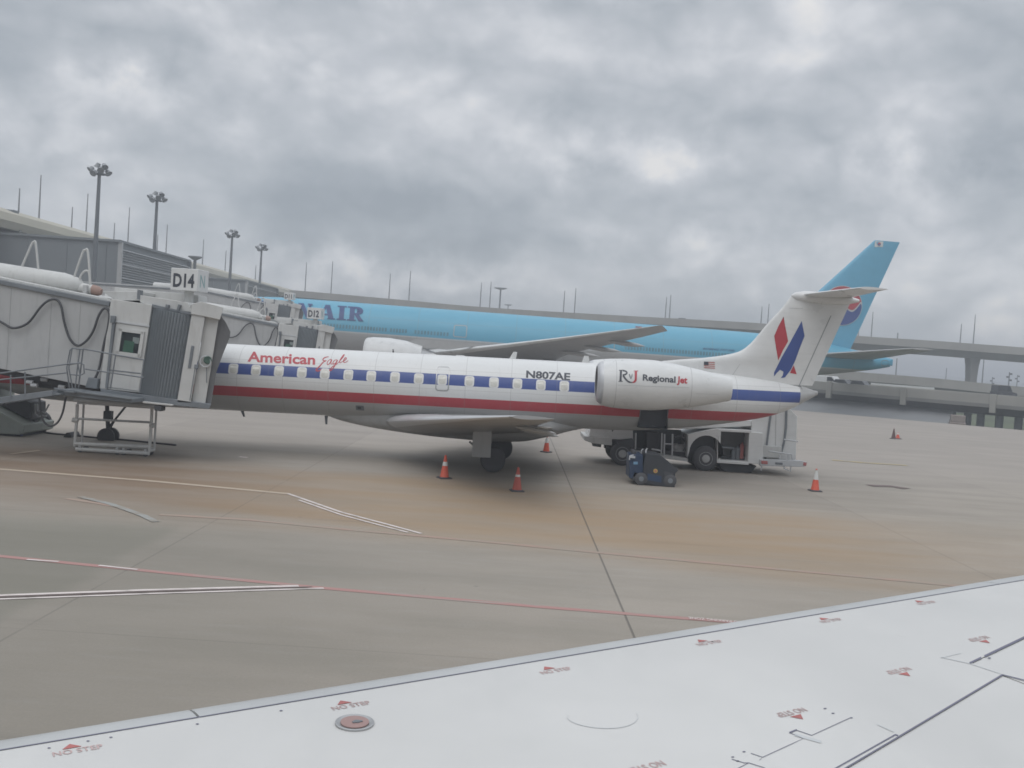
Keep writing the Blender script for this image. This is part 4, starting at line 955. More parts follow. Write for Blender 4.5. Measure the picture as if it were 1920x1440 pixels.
bp('control_panel', [(238, 638), (257, 641), (253, 664), (234, 661)], YB-.192, YB-.184, P['green'], parent=dr, bevel=0); bp('paper_sheet', [(254, 632), (266, 634), (264, 645), (253, 643)], YB-.190, YB-.184, P['bridge'], parent=dr, bevel=0)
bp('window_pane', [(233, 619), (272, 624), (265, 668), (226, 662)], YB-.222, YB-.216, P['glass'], parent=dr, bevel=0)
bp('door_rail', [(206, 692), (268, 699), (268, 701), (206, 694)], YB-.185, YB-.175, P['slate'], parent=dr, bevel=0)
# ribbed curtain that turns with the cab
mb = MB(); nC = 28; ringsT, ringsB = [], []
tl, tr_, bl_, br_ = P3(286, 576, YB), P3(361, 592, YB), P3(264, 737, YB), P3(333, 753, YB)
front = []
for i in range(nC+1):
    u = i/nC; bulge = -.16*math.sin(math.pi*u)-.05+(.05 if i % 2 else -.05)
    a = tl.lerp(tr_, u); c = bl_.lerp(br_, u); front.append((a+Vector((0, bulge, 0)), c+Vector((0, bulge, 0))))
vs = [p for ab in front for p in ab]; fs = [(2*i, 2*i+1, 2*i+3, 2*i+2) for i in range(nC)]
mb.add(vs, fs)
back = [p+Vector((SK*(32.3-YB), 32.3-YB, 0)) for p in (tl, tr_, br_, bl_)]; mb.add([tl, tr_, br_, bl_]+back, [(4, 7, 6, 5), (0, 4, 5, 1), (3, 2, 6, 7), (0, 3, 7, 4), (1, 5, 6, 2)])
mb.build('curtain', P['curtain'], br, world=True, ang=12, flip=False)
bp('curtain_rail', [(285, 570), (363, 588), (362, 592), (286, 577)], YB-.12, 32.3, P['slate'], skew=SK)
# front frame, header, canopy
ff = bp('front_frame', [(360, 588), (384, 593), (358, 755), (332, 753)], YB-.25, 32.4, P['bridge'], skew=SK)
bp('frame_cheek', [(385, 592), (410, 598), (385, 756), (359, 755)], YB-.10, 32.6, P['bridge'], parent=ff, skew=SK)
bp('frame_header', [(360, 570), (378, 566), (419, 577), (412, 600), (385, 594), (358, 589)], YB-.30, 32.4, P['bridge'], parent=ff, skew=SK)
bp('grab_slot', [(364, 648), (369.5, 649), (363, 690), (357.5, 690)], YB-.275, YB-.24, P['slate'], parent=ff)
bp('frame_joint', [(371, 684), (372.6, 684), (362, 750), (360.5, 750)], YB-.262, YB-.24, P['slate'], parent=ff, bevel=0)
c0 = P3(385, 678, YB-.2); mb = MB()
mb.tube([c0+Vector((.155*math.cos(q), 0, .155*math.sin(q))) for q in np.linspace(0, 2*math.pi, 25)], .022, 6); mm_ = mb.build('mirror_ring', P['rail'], ff, world=True)
mb = MB(); mb.lathe(c0+Vector((.06, .03, .05)), (.25, -1, 0), [(0, .10), (.05, .12), (.07, .10), (.06, 0)], 18); mb.build('lamp_lens', paint('dark_green_lens', (.05, .10, .075), .3, .1), mm_, world=True)
mb = MB(); mb.tube([c0+Vector((.03, .05, -.15)), c0+Vector((.05, .05, -.55)), c0+Vector((.06, .06, -.62))], .015, 6); mb.build('lamp_cable', P['slate'], mm_, world=True)
bp('hook_box', [(370, 683), (377, 684), (376, 692), (369, 691)], YB-.28, YB-.2, P['slate'], parent=ff)
# hanging fabric canopy that closes against the fuselage
cp = [(409, 600), (414, 592), (423, 604), (432, 622), (431, 632), (418, 664), (405, 700), (396, 757), (384, 756)]
mb = MB(); A = poly(cp, YB); n = len(A); ys_ = [YB-.02, 30.4, 31.2, 32.0, 32.8, 33.3]; rings = []
for k, y_ in enumerate(ys_):
    sc_ = 1+.05*(k % 2); cxm = sum(p[0] for p in A)/n; rings.append([(cxm+(x-cxm)*sc_-.02*k+SK*(y_-YB), y_, z) for x, z in A])
mb.loft(rings).build('canopy', P['canopy'], br, world=True, ang=20)
# floor, service platform and steps
bp('cab_floor', [(190, 728), (396, 757), (392, 766), (262, 752), (190, 742)], YB-.25, 32.6, P['slate'], skew=SK)
bp('bumper', [(276, 751), (332, 757), (332, 760), (276, 755)], YB-.4, YB-.27, P['bridge'])
bp('bumper_block', [(298, 759), (311, 761), (310, 770), (298, 768)], YB-.4, YB, P['dark'])
pf = bp('service_platform', [(142, 727), (276, 745), (276, 752), (142, 737)], 28.5, YB-.16, P['slate'])
bp('platform_edge', [(138, 724), (277, 743), (277, 746), (138, 728)], 28.42, 28.5, P['slate'], parent=pf)
rl = MB(); Yr = 28.5
for a in ([(156, 654), (215, 665), (271, 675)], [(160, 692), (215, 700), (270, 708)], [(217, 664), (207, 729)], [(156, 654), (147, 728)], [(270, 674), (262, 735)]): rl.tube([P3(x, y, Yr) for x, y in a], .022, 6)
rl.build('railing', P['slate'], br, world=True)
gt = MB()
for a in ([(131, 657), (125, 690), (130, 727)], [(135, 654), (129, 690), (136, 728)], [(150, 655), (145, 690), (141, 727)], [(131, 657), (135, 653), (156, 655)], [(128, 684), (150, 680), (157, 684), (158, 700), (150, 704), (130, 702)], [(146, 682), (150, 703)]): gt.tube([P3(x, y, Yr-.15) for x, y in a], .02, 6)
gt.build('gate_rail', P['slate'], br, world=True)
sr = MB(); Ys = 28.2
for a in ([(-150, 720), (0, 700), (130, 682), (150, 681)], [(-150, 728), (0, 712), (125, 699)], [(47, 697), (47, 741)], [(20, 703), (20, 748)], [(-60, 707), (-60, 764)]): sr.tube([P3(x, y, Ys) for x, y in a], .022, 6)
st = bp('stair', [(-200, 779), (0, 747), (142, 728), (142, 738), (0, 760), (-200, 795)], Ys, Ys+.06, P['slate']); sr.build('stair_rail', P['slate'], st, world=True)
bp('stringer', [(-200, 779), (0, 747), (142, 728), (142, 738), (0, 760), (-200, 795)], Ys+.85, Ys+.91, P['slate'], parent=st)
for k in range(12):
    x = 128-26*k; y_ = 733+.0*k+(142-x)*.145+ (142-x)**2*.00004
    mb = MB(); q = P3(x, y_, Ys); mb.box((q.x, Ys+.455, q.z), (.28, .79, .035)); mb.build('tread', P['slate'], st, world=True)
# looping power cable and control box
mb = MB(); mb.tube([P3(x, y, YB-.12) for x, y in curve2([(-40, 590), (0, 603), (24, 615), (52, 606), (76, 576), (92, 563), (106, 562), (115, 575), (121, 606), (131, 635), (145, 648), (161, 640), (175, 620), (185, 592), (196, 578), (205, 586), (203, 612), (195, 645), (186, 690), (176, 714), (170, 722)], 5)], .036, 8); mb.build('power_cable', P['dark'], br, world=True)
bp('cable_box', [(172, 707), (190, 710), (188, 729), (166, 726)], YB-.25, YB-.02, P['slate'])
bp('under_gear', [(30, 704), (132, 722), (132, 734), (60, 728), (30, 716)], 30.2, 31.6, P['dark'])
for x, y in ((56, 716), (83, 711), (116, 725), (64, 722)): 
    mb = MB(); mb.cyl(P3(x-6, y, 29.9), P3(x+6, y+1, 29.9), .06, n=10); mb.build('hydraulic_fitting', P['rail'], br, world=True)
mb = MB(); mb.tube([P3(x, y, 30.3) for x, y in curve2([(74, 738), (75, 765), (82, 790), (95, 799), (108, 792), (117, 775), (122, 752), (123, 745)], 5)], .032, 8); mb.build('hanging_cable', P['black'], br, world=True)
# drive column carrying the tunnel (left of the picture)
mb = MB(); mb.box((-19.2, 31.0, 1.9), (.5, 2.2, 2.6)); mb.box((-19.2, 31.0, .75), (.9, 3.0, .35)); dc = mb.build('drive_column', P['slate'], br, world=True)
for y_ in (29.7, 32.3):
    mb = MB(); mb.lathe((-19.2, y_-.15, .55), (0, 1, 0), [(0, .2), (0, .48), (.05, .55), (.25, .55), (.3, .48), (.3, .2)], 22); mb.build('wheel', P['black'], dc, world=True)
# gate sign: a box turned a little on a post
def gate_sign(root, text, world_shift=Vector((0, 0, 0)), side='N'):
    c = P3(356, 526, 30.5)+world_shift; phi = R(-6); Mz = Matrix.Rotation(phi, 3, 'Z'); wA, wB, hh = .84, .80, .66
    mb = MB(); mb.box(c, (wA, wB, hh), mat=Mz); sg = mb.build('gate_sign', P['white'], root, world=True, bevel=.015)
    mb = MB(); b0 = P3(355, 545, 30.5)+world_shift; b1 = P3(357, 592, 30.5)+world_shift; b1.x = b0.x; mb.cyl(b0+Vector((0, 0, .05)), b1, .14, n=14); mb.build('sign_post', P['bridge'], sg, world=True)
    T = norm_text(text, .035); hc = .40; wT = .66
    def f1(u, v, k): return (c+Mz @ Vector(((u-.5)*wT-.01, -wB/2-.004, (v-.5)*hc-.02))-root.location)
    decal('sign_lettering', [T], f1, P['ink'], sg)
    def f2(u, v, k): return (c+Mz @ Vector((wA/2+.004, (u-.5)*.34-.05, (v-.5)*.40))-root.location)
    decal('side_lettering', [norm_text(side, .0)], f2, P['teal'], sg)
    return sg
# the same bridge stands at the two gates farther along the concourse
ref = P3(212, 561, YB)
for gate, (px_, py_, Y), lab in (('D12', (524, 606, 60.), 'cream jet bridge at gate D12, parked empty between the two jets'), ('D11', (499, 567, 93.), 'farthest cream jet bridge at gate D11, beside the blue airliner')):
    c = copy_tree(br); sh_ = P3(px_, py_, Y)-ref; c.location = br.location+sh_; c['label'] = lab
    gate_sign(c, gate, sh_)
gate_sign(br, 'D14')

# ================================================================ TERMINAL CONCOURSE
XF = -41.2
def hall(lab, x0, y0, y1, ztop, name='concourse_hall'):
    t = thing(name, lab, 'terminal building', (x0-15, (y0+y1)/2, 0), 'concourse halls')
    mb = MB(); mb.box((x0-17, (y0+y1)/2, ztop/2), (34, y1-y0, ztop)); wl = mb.build('wall', P['wallgrey'], t, world=True)
    mb = MB(); mb.box((x0-17.0, (y0+y1)/2, ztop+.12), (34.5, y1-y0+.5, .24)); mb.build('coping', P['wallgrey'], t, world=True)
    for k in range(8):
        mb = MB(); xk = x0-1.2-4.1*k; mb.box((xk, y0-.03, ztop/2-.1), (.05, .06, ztop-.3)); mb.build('panel_joint', P['slate'], wl, world=True)
    lv = MB()
    n = 34
    for k in range(n): lv.box((x0+.07, (y0+y1)/2, 3.2+(ztop-3.6)*k/n), (.12, y1-y0-1.2, .10), mat=Matrix.Rotation(R(25), 3, 'Y'))
    lv.build('louvre', P['louvre'], wl, world=True)
    for k in range(5):
        mb = MB(); mb.box((x0+.35, (y0+y1)/2, ztop-.75-1.45*k), (.09, y1-y0, .09)); mb.build('guard_rail', P['rail'], t, world=True)
    for y_ in (y0+.12, y1-.12):
        mb = MB(); mb.box((x0+.22, y_, ztop/2), (.42, .30, ztop)); mb.build('corner_post', P['panelgrey'] if y_ < y0+1 else P['slate'], t, world=True)
    return t
pz = at(222, 454, 105.); hall('large slate-grey concourse hall with rails on its side, above the nearest jet bridge', pz[0], 105., 127.5, pz[2])
pz = at(460, 527, 168.); hall('smaller far grey concourse hall under the row of light masts, behind the D14 sign', pz[0], 168., 190., pz[2])
tb = thing('terminal_roof_building', 'long terminal building with a tan vaulted roof behind the grey halls', 'terminal building', (-70, 200, 0))
mb = MB(); mb.box((-80, 190, 6.3), (48, 260, 12.6)); mb.build('wall', P['concdark'], tb, world=True)
RP = [(-54.2, 13.5), (-53.9, 14.3), (-54.4, 15.2), (-57.5, 16.2), (-63, 17.3), (-70, 18.1), (-80, 18.5), (-104, 18.5), (-104, 17.2), (-80, 17.0), (-64, 15.6), (-57, 13.6)]
mb = MB(); mb.loft([[(x, y_, z) for x, z in RP] for y_ in np.linspace(70, 318, 18)]); mb.build('roof', P['roof'], tb, world=True, ang=30)
for y_ in range(76, 318, 11): mb = MB(); mb.box((-55.6, y_, 13.2), (3.0, .5, .9)); mb.build('eave_bracket', P['concdark'], tb, world=True)
for (x, y, Y) in ((18, 398, 112), (1035-690, 0, 0),):
    if Y: 
        q = at(x, y, Y); mb = MB(); mb.box(q, (1.5, 1.2, .5)); mb.build('roof_vent', P['slate'], tb, world=True, bevel=.05)

# ================================================================ VIADUCTS AND ROADS
def girder(parent, name, path, prof, mat, ang=30):
    """box section swept along a path; prof = (across, up) points"""
    mb = MB(); rings = []; n = len(path)
    for i, p in enumerate(path):
        a, c = Vector(path[max(i-1, 0)]), Vector(path[min(i+1, n-1)]); d = (c-a); d.z = 0; d.normalize(); nn = Vector((-d.y, d.x, 0))
        rings.append([Vector(p)+nn*u+Vector((0, 0, v)) for u, v in prof])
    return mb.loft(rings).build(name, mat, parent, world=True, ang=ang)
def pathpx(pp, k=6): return [Vector(at(x, y, Y)) for x, y, Y in curve2(pp, k)]
def pier(parent, c, ztop, w0, w1, d, z0=-1.3, name='pier', mat=None):
    mb = MB(); mb.loft([[(c[0]+sx*w/2, c[1]+sy*d/2, z) for sx, sy in ((-1, -1), (1, -1), (1, 1), (-1, 1))] for w, z in ((w0, z0), (w0, ztop-4.2), ((w0+w1)/2*.92, ztop-1.8), (w1, ztop))])
    return mb.build(name, mat or P['concrete'], parent, world=True, bevel=.06)
va = thing('elevated_guideway', 'high concrete guideway crossing the whole background behind the blue airliner', 'viaduct', (0, 225, 0))
pa = pathpx([(200, 520, 262), (545, 545, 245), (760, 564, 236), (930, 579, 232), (1180, 594, 228), (1430, 608, 224), (1520, 620, 220), (1610, 631, 215), (1760, 641, 211), (1920, 653, 206), (2300, 681, 196), (2900, 725, 185)])
girder(va, 'parapet', pa, [(-4.2, 0), (-4.2, -1.55), (-3.95, -1.55), (-3.95, -.1), (3.95, -.1), (3.95, -1.55), (4.2, -1.55), (4.2, 0), (3.9, .0), (3.9, -.08), (-3.9, -.08), (-3.9, 0)], P['concrete'])
girder(va, 'deck_girder', pa, [(-3.9, -1.5), (-2.3, -2.9), (2.3, -2.9), (3.9, -1.5)], P['concdark'])
for (x, Y) in ((1823, 209), (1440, 223.5), (1100, 229.5), (760, 236), (2350, 195), (470, 248)):
    q = min(pa, key=lambda v: abs(v.x/v.y-(x-960)/F_PX)); pier(va, (q.x, q.y), q.z-2.7, 1.35, 2.3, 2.6, mat=P['concdark'])
mb = MB(); q = at(1683, 632, 212.5); mb.cyl((q[0], q[1], q[2]-.3), (q[0], q[1], q[2]+.9), .12); mb.build('mast_stub', P['slate'], va, world=True)
mb = MB(); q = at(1278, 603, 226); mb.box((q[0], q[1], q[2]), (1.5, 1.5, 1.6)); mb.build('signal_cabinet', P['slate'], va, world=True, bevel=.1)
mb = MB(); q = at(1848, 648.5, 208.5); mb.box((q[0], q[1], q[2]), (1.8, 1.0, .35)); mb.build('signal_cabinet', P['slate'], va, world=True, bevel=.05)
vb = thing('road_flyover', 'middle road flyover sloping down to the right under the high guideway', 'road bridge', (60, 165, 0))
pb = pathpx([(1380, 680, 182), (1540, 692, 176), (1640, 700, 172), (1760, 710, 168), (1880, 722, 164), (2100, 742, 158), (2500, 775, 150)])
girder(vb, 'parapet', pb, [(-4, 0), (-4, -1.45), (4, -1.45), (4, 0), (3.75, 0), (3.75, -1.1), (-3.75, -1.1), (-3.75, 0)], P['concrete'])
girder(vb, 'deck_girder', pb, [(-3.4, -1.45), (-2.6, -2.5), (2.6, -2.5), (3.4, -1.45)], P['concdark'])
for x in (1700, 1960, 2250): q = min(pb, key=lambda v: abs(v.x/v.y-(x-960)/F_PX)); pier(vb, (q.x, q.y), q.z-2.4, 1.4, 2.2, 2.2)
pc_ = pathpx([(1633, 717.5, 150), (1690, 722, 149), (1752, 726.5, 148)], 4)
girder(vb, 'white_guard_rail', pc_, [(-.1, 0), (-.1, -.5), (.1, -.5), (.1, 0)], P['white'])
vc = thing('apron_road_bridge', 'low nearest concrete road bridge with panelled parapet beyond the apron', 'road bridge', (50, 115, 0))
pc = pathpx([(1300, 697, 140), (1450, 706, 130), (1530, 713.5, 125), (1720, 729, 117), (1920, 745, 110), (2200, 768, 101), (2600, 800, 93)])
girder(vc, 'parapet', pc, [(-4.6, 0), (-4.6, -.95), (4.6, -.95), (4.6, 0), (4.3, 0), (4.3, -.8), (-4.3, -.8), (-4.3, 0)], P['concrete'])
girder(vc, 'edge_beam', pc, [(-4.72, -.95), (-4.72, -1.35), (4.72, -1.35), (4.72, -.95)], P['concdark'])
girder(vc, 'deck_girder', pc, [(-3.6, -1.35), (-3.2, -2.15), (3.2, -2.15), (3.6, -1.35)], P['dark'])
for x in (1420, 1571, 1716, 1880, 2080):
    q = min(range(len(pc)), key=lambda i: abs(pc[i].x/pc[i].y-(x-960)/F_PX)); p = pc[q]; d = (pc[min(q+1, len(pc)-1)]-pc[max(q-1, 0)]); d.z = 0; d.normalize(); nn = Vector((d.y, -d.x, 0))
    mb = MB(); M_ = Matrix.Rotation(math.atan2(d.y, d.x), 3, 'Z'); mb.box(p+nn*4.66+Vector((0, 0, -.88)), (.62, .42, 2.0), mat=M_); mb.build('parapet_post', P['concrete'], vc, world=True, bevel=.04)
for x, y in ((1813, 796), (1838, 795), (1873, 796), (1909, 800), (1955, 803), (2010, 806)):
    q = min(pc, key=lambda v: abs(v.x/v.y-(x-960)/F_PX)); mb = MB(); ex = at(x, y, q.y-1.5); mb.cyl((ex[0], q.y-1.5, -1.3), (ex[0], q.y-1.5, q.z-2.0), .42, n=14); mb.build('pier', P['slate'], vc, world=True)
# retaining wall under the low bridge, ends where the open piers begin
rw = thing('retaining_wall', 'long grey sloped retaining wall under the low road bridge behind the apron edge', 'wall', (40, 118, 0))
mb = MB(); rings = []
for (x, y, Y) in ((1380, 722, 131), (1535, 739.5, 122), (1700, 752, 115.5), (1790, 764, 112)):
    q = Vector(at(x, y, Y)); n_ = Vector((-.55, -.83, 0))
    rings.append([q, q+n_*4.2+Vector((0, 0, -q.z-1.25)), q-n_*2.0+Vector((0, 0, -q.z-1.25)), q-n_*1.0])
mb.loft(rings).build('wall_face', P['asphalt'], rw, world=True)
mb = MB(); mb.tube([Vector(at(x, y, Y))+Vector((0, 0, .06)) for x, y, Y in ((1380, 722, 131), (1535, 739.5, 122), (1700, 752, 115.5), (1790, 764, 112))], .11, 6); mb.build('wall_cap', P['concrete'], rw, world=True)

# far wooded rise on the horizon, with gaps and uneven crowns
mb = MB(); rnd = random.Random(3)
for k in range(420):
    azv = rnd.uniform(-.75, .95); Y = rnd.uniform(900, 1250); x = azv*Y; h = rnd.uniform(3, 7.5)*(.7+.5*math.sin(azv*9)**2); r0 = rnd.uniform(6, 17)
    rings = []
    for fr in (0, .25, .6, .85, 1):
        rr = r0*(math.sqrt(max(0, 1-(fr*1.0)**2))+.05); rings.append([(x+rr*math.cos(a)*rnd.uniform(.75, 1.2), Y+rr*math.sin(a)*rnd.uniform(.75, 1.2), -1.2+h*fr*rnd.uniform(.92, 1.08)) for a in np.linspace(0, 2*math.pi, 9, endpoint=False)])
    mb.loft(rings, cap0=False)
o_ = mb.build('distant_woods', P['wood']); o_['kind'] = 'stuff'
mb = MB(); rings = []
for azv in np.linspace(-.2, 1.2, 40): 
    Y = 1500; h = 6+4*math.sin(azv*5)+2*math.sin(azv*17); rings.append([(azv*Y, Y, -1.2), (azv*Y, Y+60, h), (azv*Y, Y+260, h*.8), (azv*Y, Y+300, -1.2)])
struct(mb.loft(rings).build('hills', P['wood']))

# ================================================================ MASTS AND POLES
def mast(px_, ytop, Y, lab, zbase=0.):
    q = at(px_, ytop, Y); t = thing('light_mast', lab, 'light mast', (q[0], Y, zbase), 'floodlight masts along the concourse')
    mb = MB(); mb.tube([(q[0], Y, zbase), (q[0], Y, zbase+(q[2]-zbase)*.6), (q[0], Y, q[2]-.6)], [.30, .22, .16], 12); mb.build('pole', P['pole'], t, world=True)
    mb = MB(); mb.cyl((q[0], Y, zbase), (q[0], Y, zbase+.5), .55); mb.build('base', P['concrete'], t, world=True)
    mb = MB(); mb.tube([(q[0]+.62*math.cos(a), Y+.62*math.sin(a), q[2]-.7) for a in np.linspace(0, 2*math.pi, 17)], .06, 6); mb.tube([(q[0]-.62, Y, q[2]-.7), (q[0]+.62, Y, q[2]-.7)], .05, 6); mb.tube([(q[0], Y-.62, q[2]-.7), (q[0], Y+.62, q[2]-.7)], .05, 6)
    ring = mb.build('lamp_ring', P['pole'], t, world=True)
    for k, (ax_, az_, up_) in enumerate(((-.75, -.25, .15), (-.25, -.75, -.25), (.35, -.55, .1), (.8, .15, -.05), (.25, .55, .55), (-.35, .35, .6), (.55, -.2, .5))):
        mb = MB(); d = Vector((ax_*.8, az_*.8-.3, -.75)); c = Vector((q[0]+ax_, Y+az_, q[2]-.45+up_)); mb.lathe(c, d, [(-.30, .12), (-.26, .20), (.0, .26), (.16, .36), (.18, .34), (.1, .05)], 12)
        mb.build('lamp_head', P['lamp'], t, world=True)
    mb = MB(); mb.cyl((q[0], Y, q[2]-.8), (q[0], Y, q[2]+.25), .07); mb.build('spike', P['pole'], t, world=True)
mast(187, 313, 100., 'tallest floodlight mast, leftmost, in front of the large grey hall')
mast(295, 365, 119., 'floodlight mast rising beyond the railed side of the large grey hall')
mast(436, 435, 155., 'floodlight mast standing in front of the far grey hall')
mast(491, 461, 178., 'smallest floodlight mast, rightmost of the row, beyond the far grey hall')
def highmast(px_, ytop, Y, w_, lab, zb=-1.2):
    q = at(px_, ytop, Y); t = thing('high_mast_light', lab, 'high-mast light', (q[0], Y, zb), 'flat-topped lights')
    mb = MB(); mb.tube([(q[0], Y, zb), (q[0], Y, q[2])], [.4, .22], 10); mb.build('pole', P['pole'], t, world=True)
    mb = MB(); mb.lathe((q[0], Y, q[2]-.55), (0, 0, 1), [(0, .25), (.18, w_*.28), (.42, w_*.5), (.58, w_*.5), (.62, .2)], 14); mb.build('lamp_ring', P['lamp'], t, world=True)
highmast(366, 481, 150, 2.0, 'flat-topped light just above the D14 gate sign'); highmast(939, 540, 300, 3.9, 'taller flat-topped light above the middle of the guideway'); highmast(953, 571, 420, 3.6, 'small farther flat-topped light beside the taller one above the guideway')
POLES = [(37, 353, 118, 'far left, shorter of the two at the tan roof edge'), (77, 328, 128, 'far left, tallest of all, at the tan roof edge'), (136, 388, 142, 'short one left of the tallest floodlight mast'), (165, 363, 150, 'taller one just left of the tallest floodlight mast'),
 (215, 418, 162, 'short one above the corner of the large grey hall'), (243, 389, 172, 'taller one above the railed side of the large grey hall'), (296, 440, 180, 'short one just right of the second floodlight mast'), (314, 421, 188, 'taller one over the far end of the large grey hall'), (382, 449, 200, 'one right of the flat-topped light over the D14 sign'),
 (424, 470, 212, 'one just left of the third floodlight mast'), (480, 497, 232, 'one just left of the rightmost floodlight mast')]
POLES2 = [(575, 492, 244, 'left one of the pair over the letters AIR'), (624, 490, 242, 'right one of the pair over the letters AIR'), (732, 513, 238, 'left one of the pair over the airliner windows'), (770, 508, 236, 'right one of the pair over the airliner windows'), (903, 530, 233, 'left one beside the taller flat-topped light'), (921, 528, 233, 'nearer one beside the taller flat-topped light'),
 (1059, 545, 230, 'left one of the pair over the middle of the airliner wing'), (1080, 540, 230, 'right one of the pair over the middle of the airliner wing'), (1250, 557, 227, 'left one of the pair beyond the airliner wing tip'), (1258, 553, 227, 'right one of the pair beyond the airliner wing tip'), (1429, 575, 224, 'left one of the pair left of the white tail fin'), (1442, 570, 224, 'right one of the pair left of the white tail fin'),
 (1610, 618, 214, 'short stub beside the base of the blue fin'), (1637, 585, 213.5, 'one just right of the blue fin'), (1803, 607, 210, 'left one of the pair at far right'), (1829, 590, 209, 'right one of the pair at far right')]
def thinpole(px_, ytop, Y, where, zb):
    q = at(px_, ytop, Y); o = None; mb = MB(); r_ = .085+.00022*Y
    zb = zb if zb is not None else q[2]-3
    mb.tube([(q[0], Y, zb), (q[0], Y, zb+.5), (q[0], Y, zb+.52), (q[0], Y, (q[2]+zb)/2), (q[0], Y, q[2])], [r_*1.6, r_*1.5, r_, r_*.9, r_*.55], 8)
    o = mb.build('thin_pole', P['polefar']); tag(o, 'thin grey skyline pole, '+where, 'pole', 'thin poles along the elevated road')
for a, c, Y, l in POLES: thinpole(a, c, Y, l, 14.5 if Y < 200 else 13.5)
for a, c, Y, l in POLES2:
    q = min(pa, key=lambda v: abs(v.x/v.y-(a-960)/F_PX)); thinpole(a, c, q.y+3.4, l, q.z-.3)
for a, yt, yb_, Y, l in ((1845, 672, 728, 190, 'thin pole just right of the guideway pier'), (1682, 672, 705, 185, 'thin pole under the guideway beyond the blue tail'), (1775, 690, 712, 260, 'small pole under the guideway left of its pier')):
    q = at(a, yt, Y); q2 = at(a, yb_, Y); mb = MB(); mb.tube([(q[0], Y, min(q2[2], -1.2) if Y > 200 else q2[2]-2), (q[0], Y, q[2])], [.14, .09], 8); tag(mb.build('lamp_post', P['polefar']), l, 'pole', 'poles by the roads')
for a, yt, Y, l in ((1893, 698, 240, 'taller dark stacked sign gantry post at far right'), (1908, 703, 300, 'smaller dark stacked post at the far right edge'), (1861, 707, 300, 'tiny dark post right of the guideway pier')):
    q = at(a, yt, Y); t = thing('signal_post', l, 'signal post', (q[0], Y, -1.2), 'stacked signal posts')
    mb = MB(); mb.cyl((q[0], Y, -1.2), (q[0], Y, q[2]), .14, n=8); mb.build('post', P['pole'], t, world=True)
    for k in range(3): mb = MB(); mb.box((q[0]+.35*(-1)**k, Y, q[2]-.4-.75*k), (.55, .3, .40)); mb.build('signal_head', P['dark'], t, world=True)

# ================================================================ VEHICLES BEYOND THE APRON
def car(name, lab, cat, c, heading, L_, W_, H_, mat, van=False):
    t = thing(name, lab, cat, c, 'road vehicles in the background'); t.rotation_euler = (0, 0, heading)
    hb = H_*.52; pts = [(-L_/2, .28), (-L_/2, hb*.9), (-L_*.47, hb), (L_*.22, hb), (L_*.46, hb*.86), (L_/2, hb*.7), (L_/2, .28)]
    mb = MB(); mb.prism(pts, -W_/2, W_/2); bo = mb.build('body', mat, t, bevel=.06)
    rp = [(-L_*.48, hb), (-L_*.46, H_), (L_*.14, H_), (L_*.27, hb)] if van else [(-L_*.42, hb), (-L_*.30, H_), (L_*.06, H_), (L_*.22, hb)]
    mb = MB(); mb.prism(rp, -W_/2*.9, W_/2*.9); mb.build('cabin', P['darkglass'] if not van else mat, t, bevel=.05)
    if van:
        for s_ in (-1, 1): mb = MB(); mb.prism([(L_*.0, hb+.1), (L_*.0, H_-.12), (L_*.12, H_-.12), (L_*.21, hb+.1)], s_*W_/2*.9-.012, s_*W_/2*.9+.012); mb.build('side_window', P['darkglass'], t)
    for sx in (-.32, .32):
        for sy in (-1, 1):
            mb = MB(); mb.lathe((L_*sx, sy*(W_/2-.10)-.11, .33), (0, 1, 0), [(0, .1), (0, .28), (.03, .33), (.19, .33), (.22, .28), (.22, .1)], 16); mb.build('wheel', P['black'], t)
q = at(1882, 733, 140); car('dark_van', 'dark van parked at far right below the horizon', 'van', (q[0], q[1], q[2]-.95), .15, 3.0, 1.8, 1.7, P['tugdark'], True)
def on_c(px_): return min(pc, key=lambda v: abs(v.x/v.y-(px_-960)/F_PX))
for px_, lab, mt, vn, nm in ((1548, 'white van on the low road bridge, nearest the white tail cone', P['white'], True, 'white_van'), (1592, 'white car on the low road bridge, middle of the three vehicles', P['white'], False, 'white_car'), (1618, 'small pale car on the low road bridge, rightmost of the three vehicles', P['bridge'], False, 'pale_car')):
    q = on_c(px_); car(nm, lab, 'van' if vn else 'car', (q.x, q.y, q.z-.80), -.7, 4.8 if vn else 3.2, 1.8, 1.5 if vn else 1.22, mt, vn)
q = at(1795, 790, 108); car('brown_and_white_truck', 'brown and white vehicle beside the end of the grey retaining wall', 'truck', (q[0], q[1], -1.2), 1.2, 2.6, 1.6, 1.5, paint('brown_vehicle_paint', (.26, .21, .19), .5, .1), True)

# ================================================================ TRAFFIC CONES
def cone(px_, py_, h, lab, mat, sleeve, worn_=False, sleeve2=False):
    q = gr(px_, py_); t = thing('traffic_cone', lab, 'traffic cone', (q[0], q[1], 0), 'traffic cones round the parked jet'); t.rotation_euler = (0, 0, random.uniform(0, 1.5))
    mb = MB(); mb.loft([[(sx*w_, sy*w_, z) for sx, sy in ((-1, -1), (1, -1), (1, 1), (-1, 1))] for w_, z in ((.185, 0), (.185, .03), (.15, .05))]); mb.build('base', P['dark'] if not worn_ else P['black'], t, bevel=.01)
    bd = MB().lathe((0, 0, .045), (0, 0, 1), [(0, .145), (.03, .13), (h-.07, .032), (h-.045, .026), (h-.05, .015)], 20).build('body', mat, t)
    rad = lambda z: .13-(z-.03)/(h-.10)*.098+.003
    if sleeve: a, c = sleeve; MB().lathe((0, 0, .045), (0, 0, 1), [(a, rad(a)), (c, rad(c))], 20).build('reflective_sleeve', P['collar'], bd)
    if sleeve2: a, c = sleeve2; MB().lathe((0, 0, .045), (0, 0, 1), [(a, rad(a)), (c, rad(c))], 20).build('reflective_sleeve', P['panelgrey'], bd)
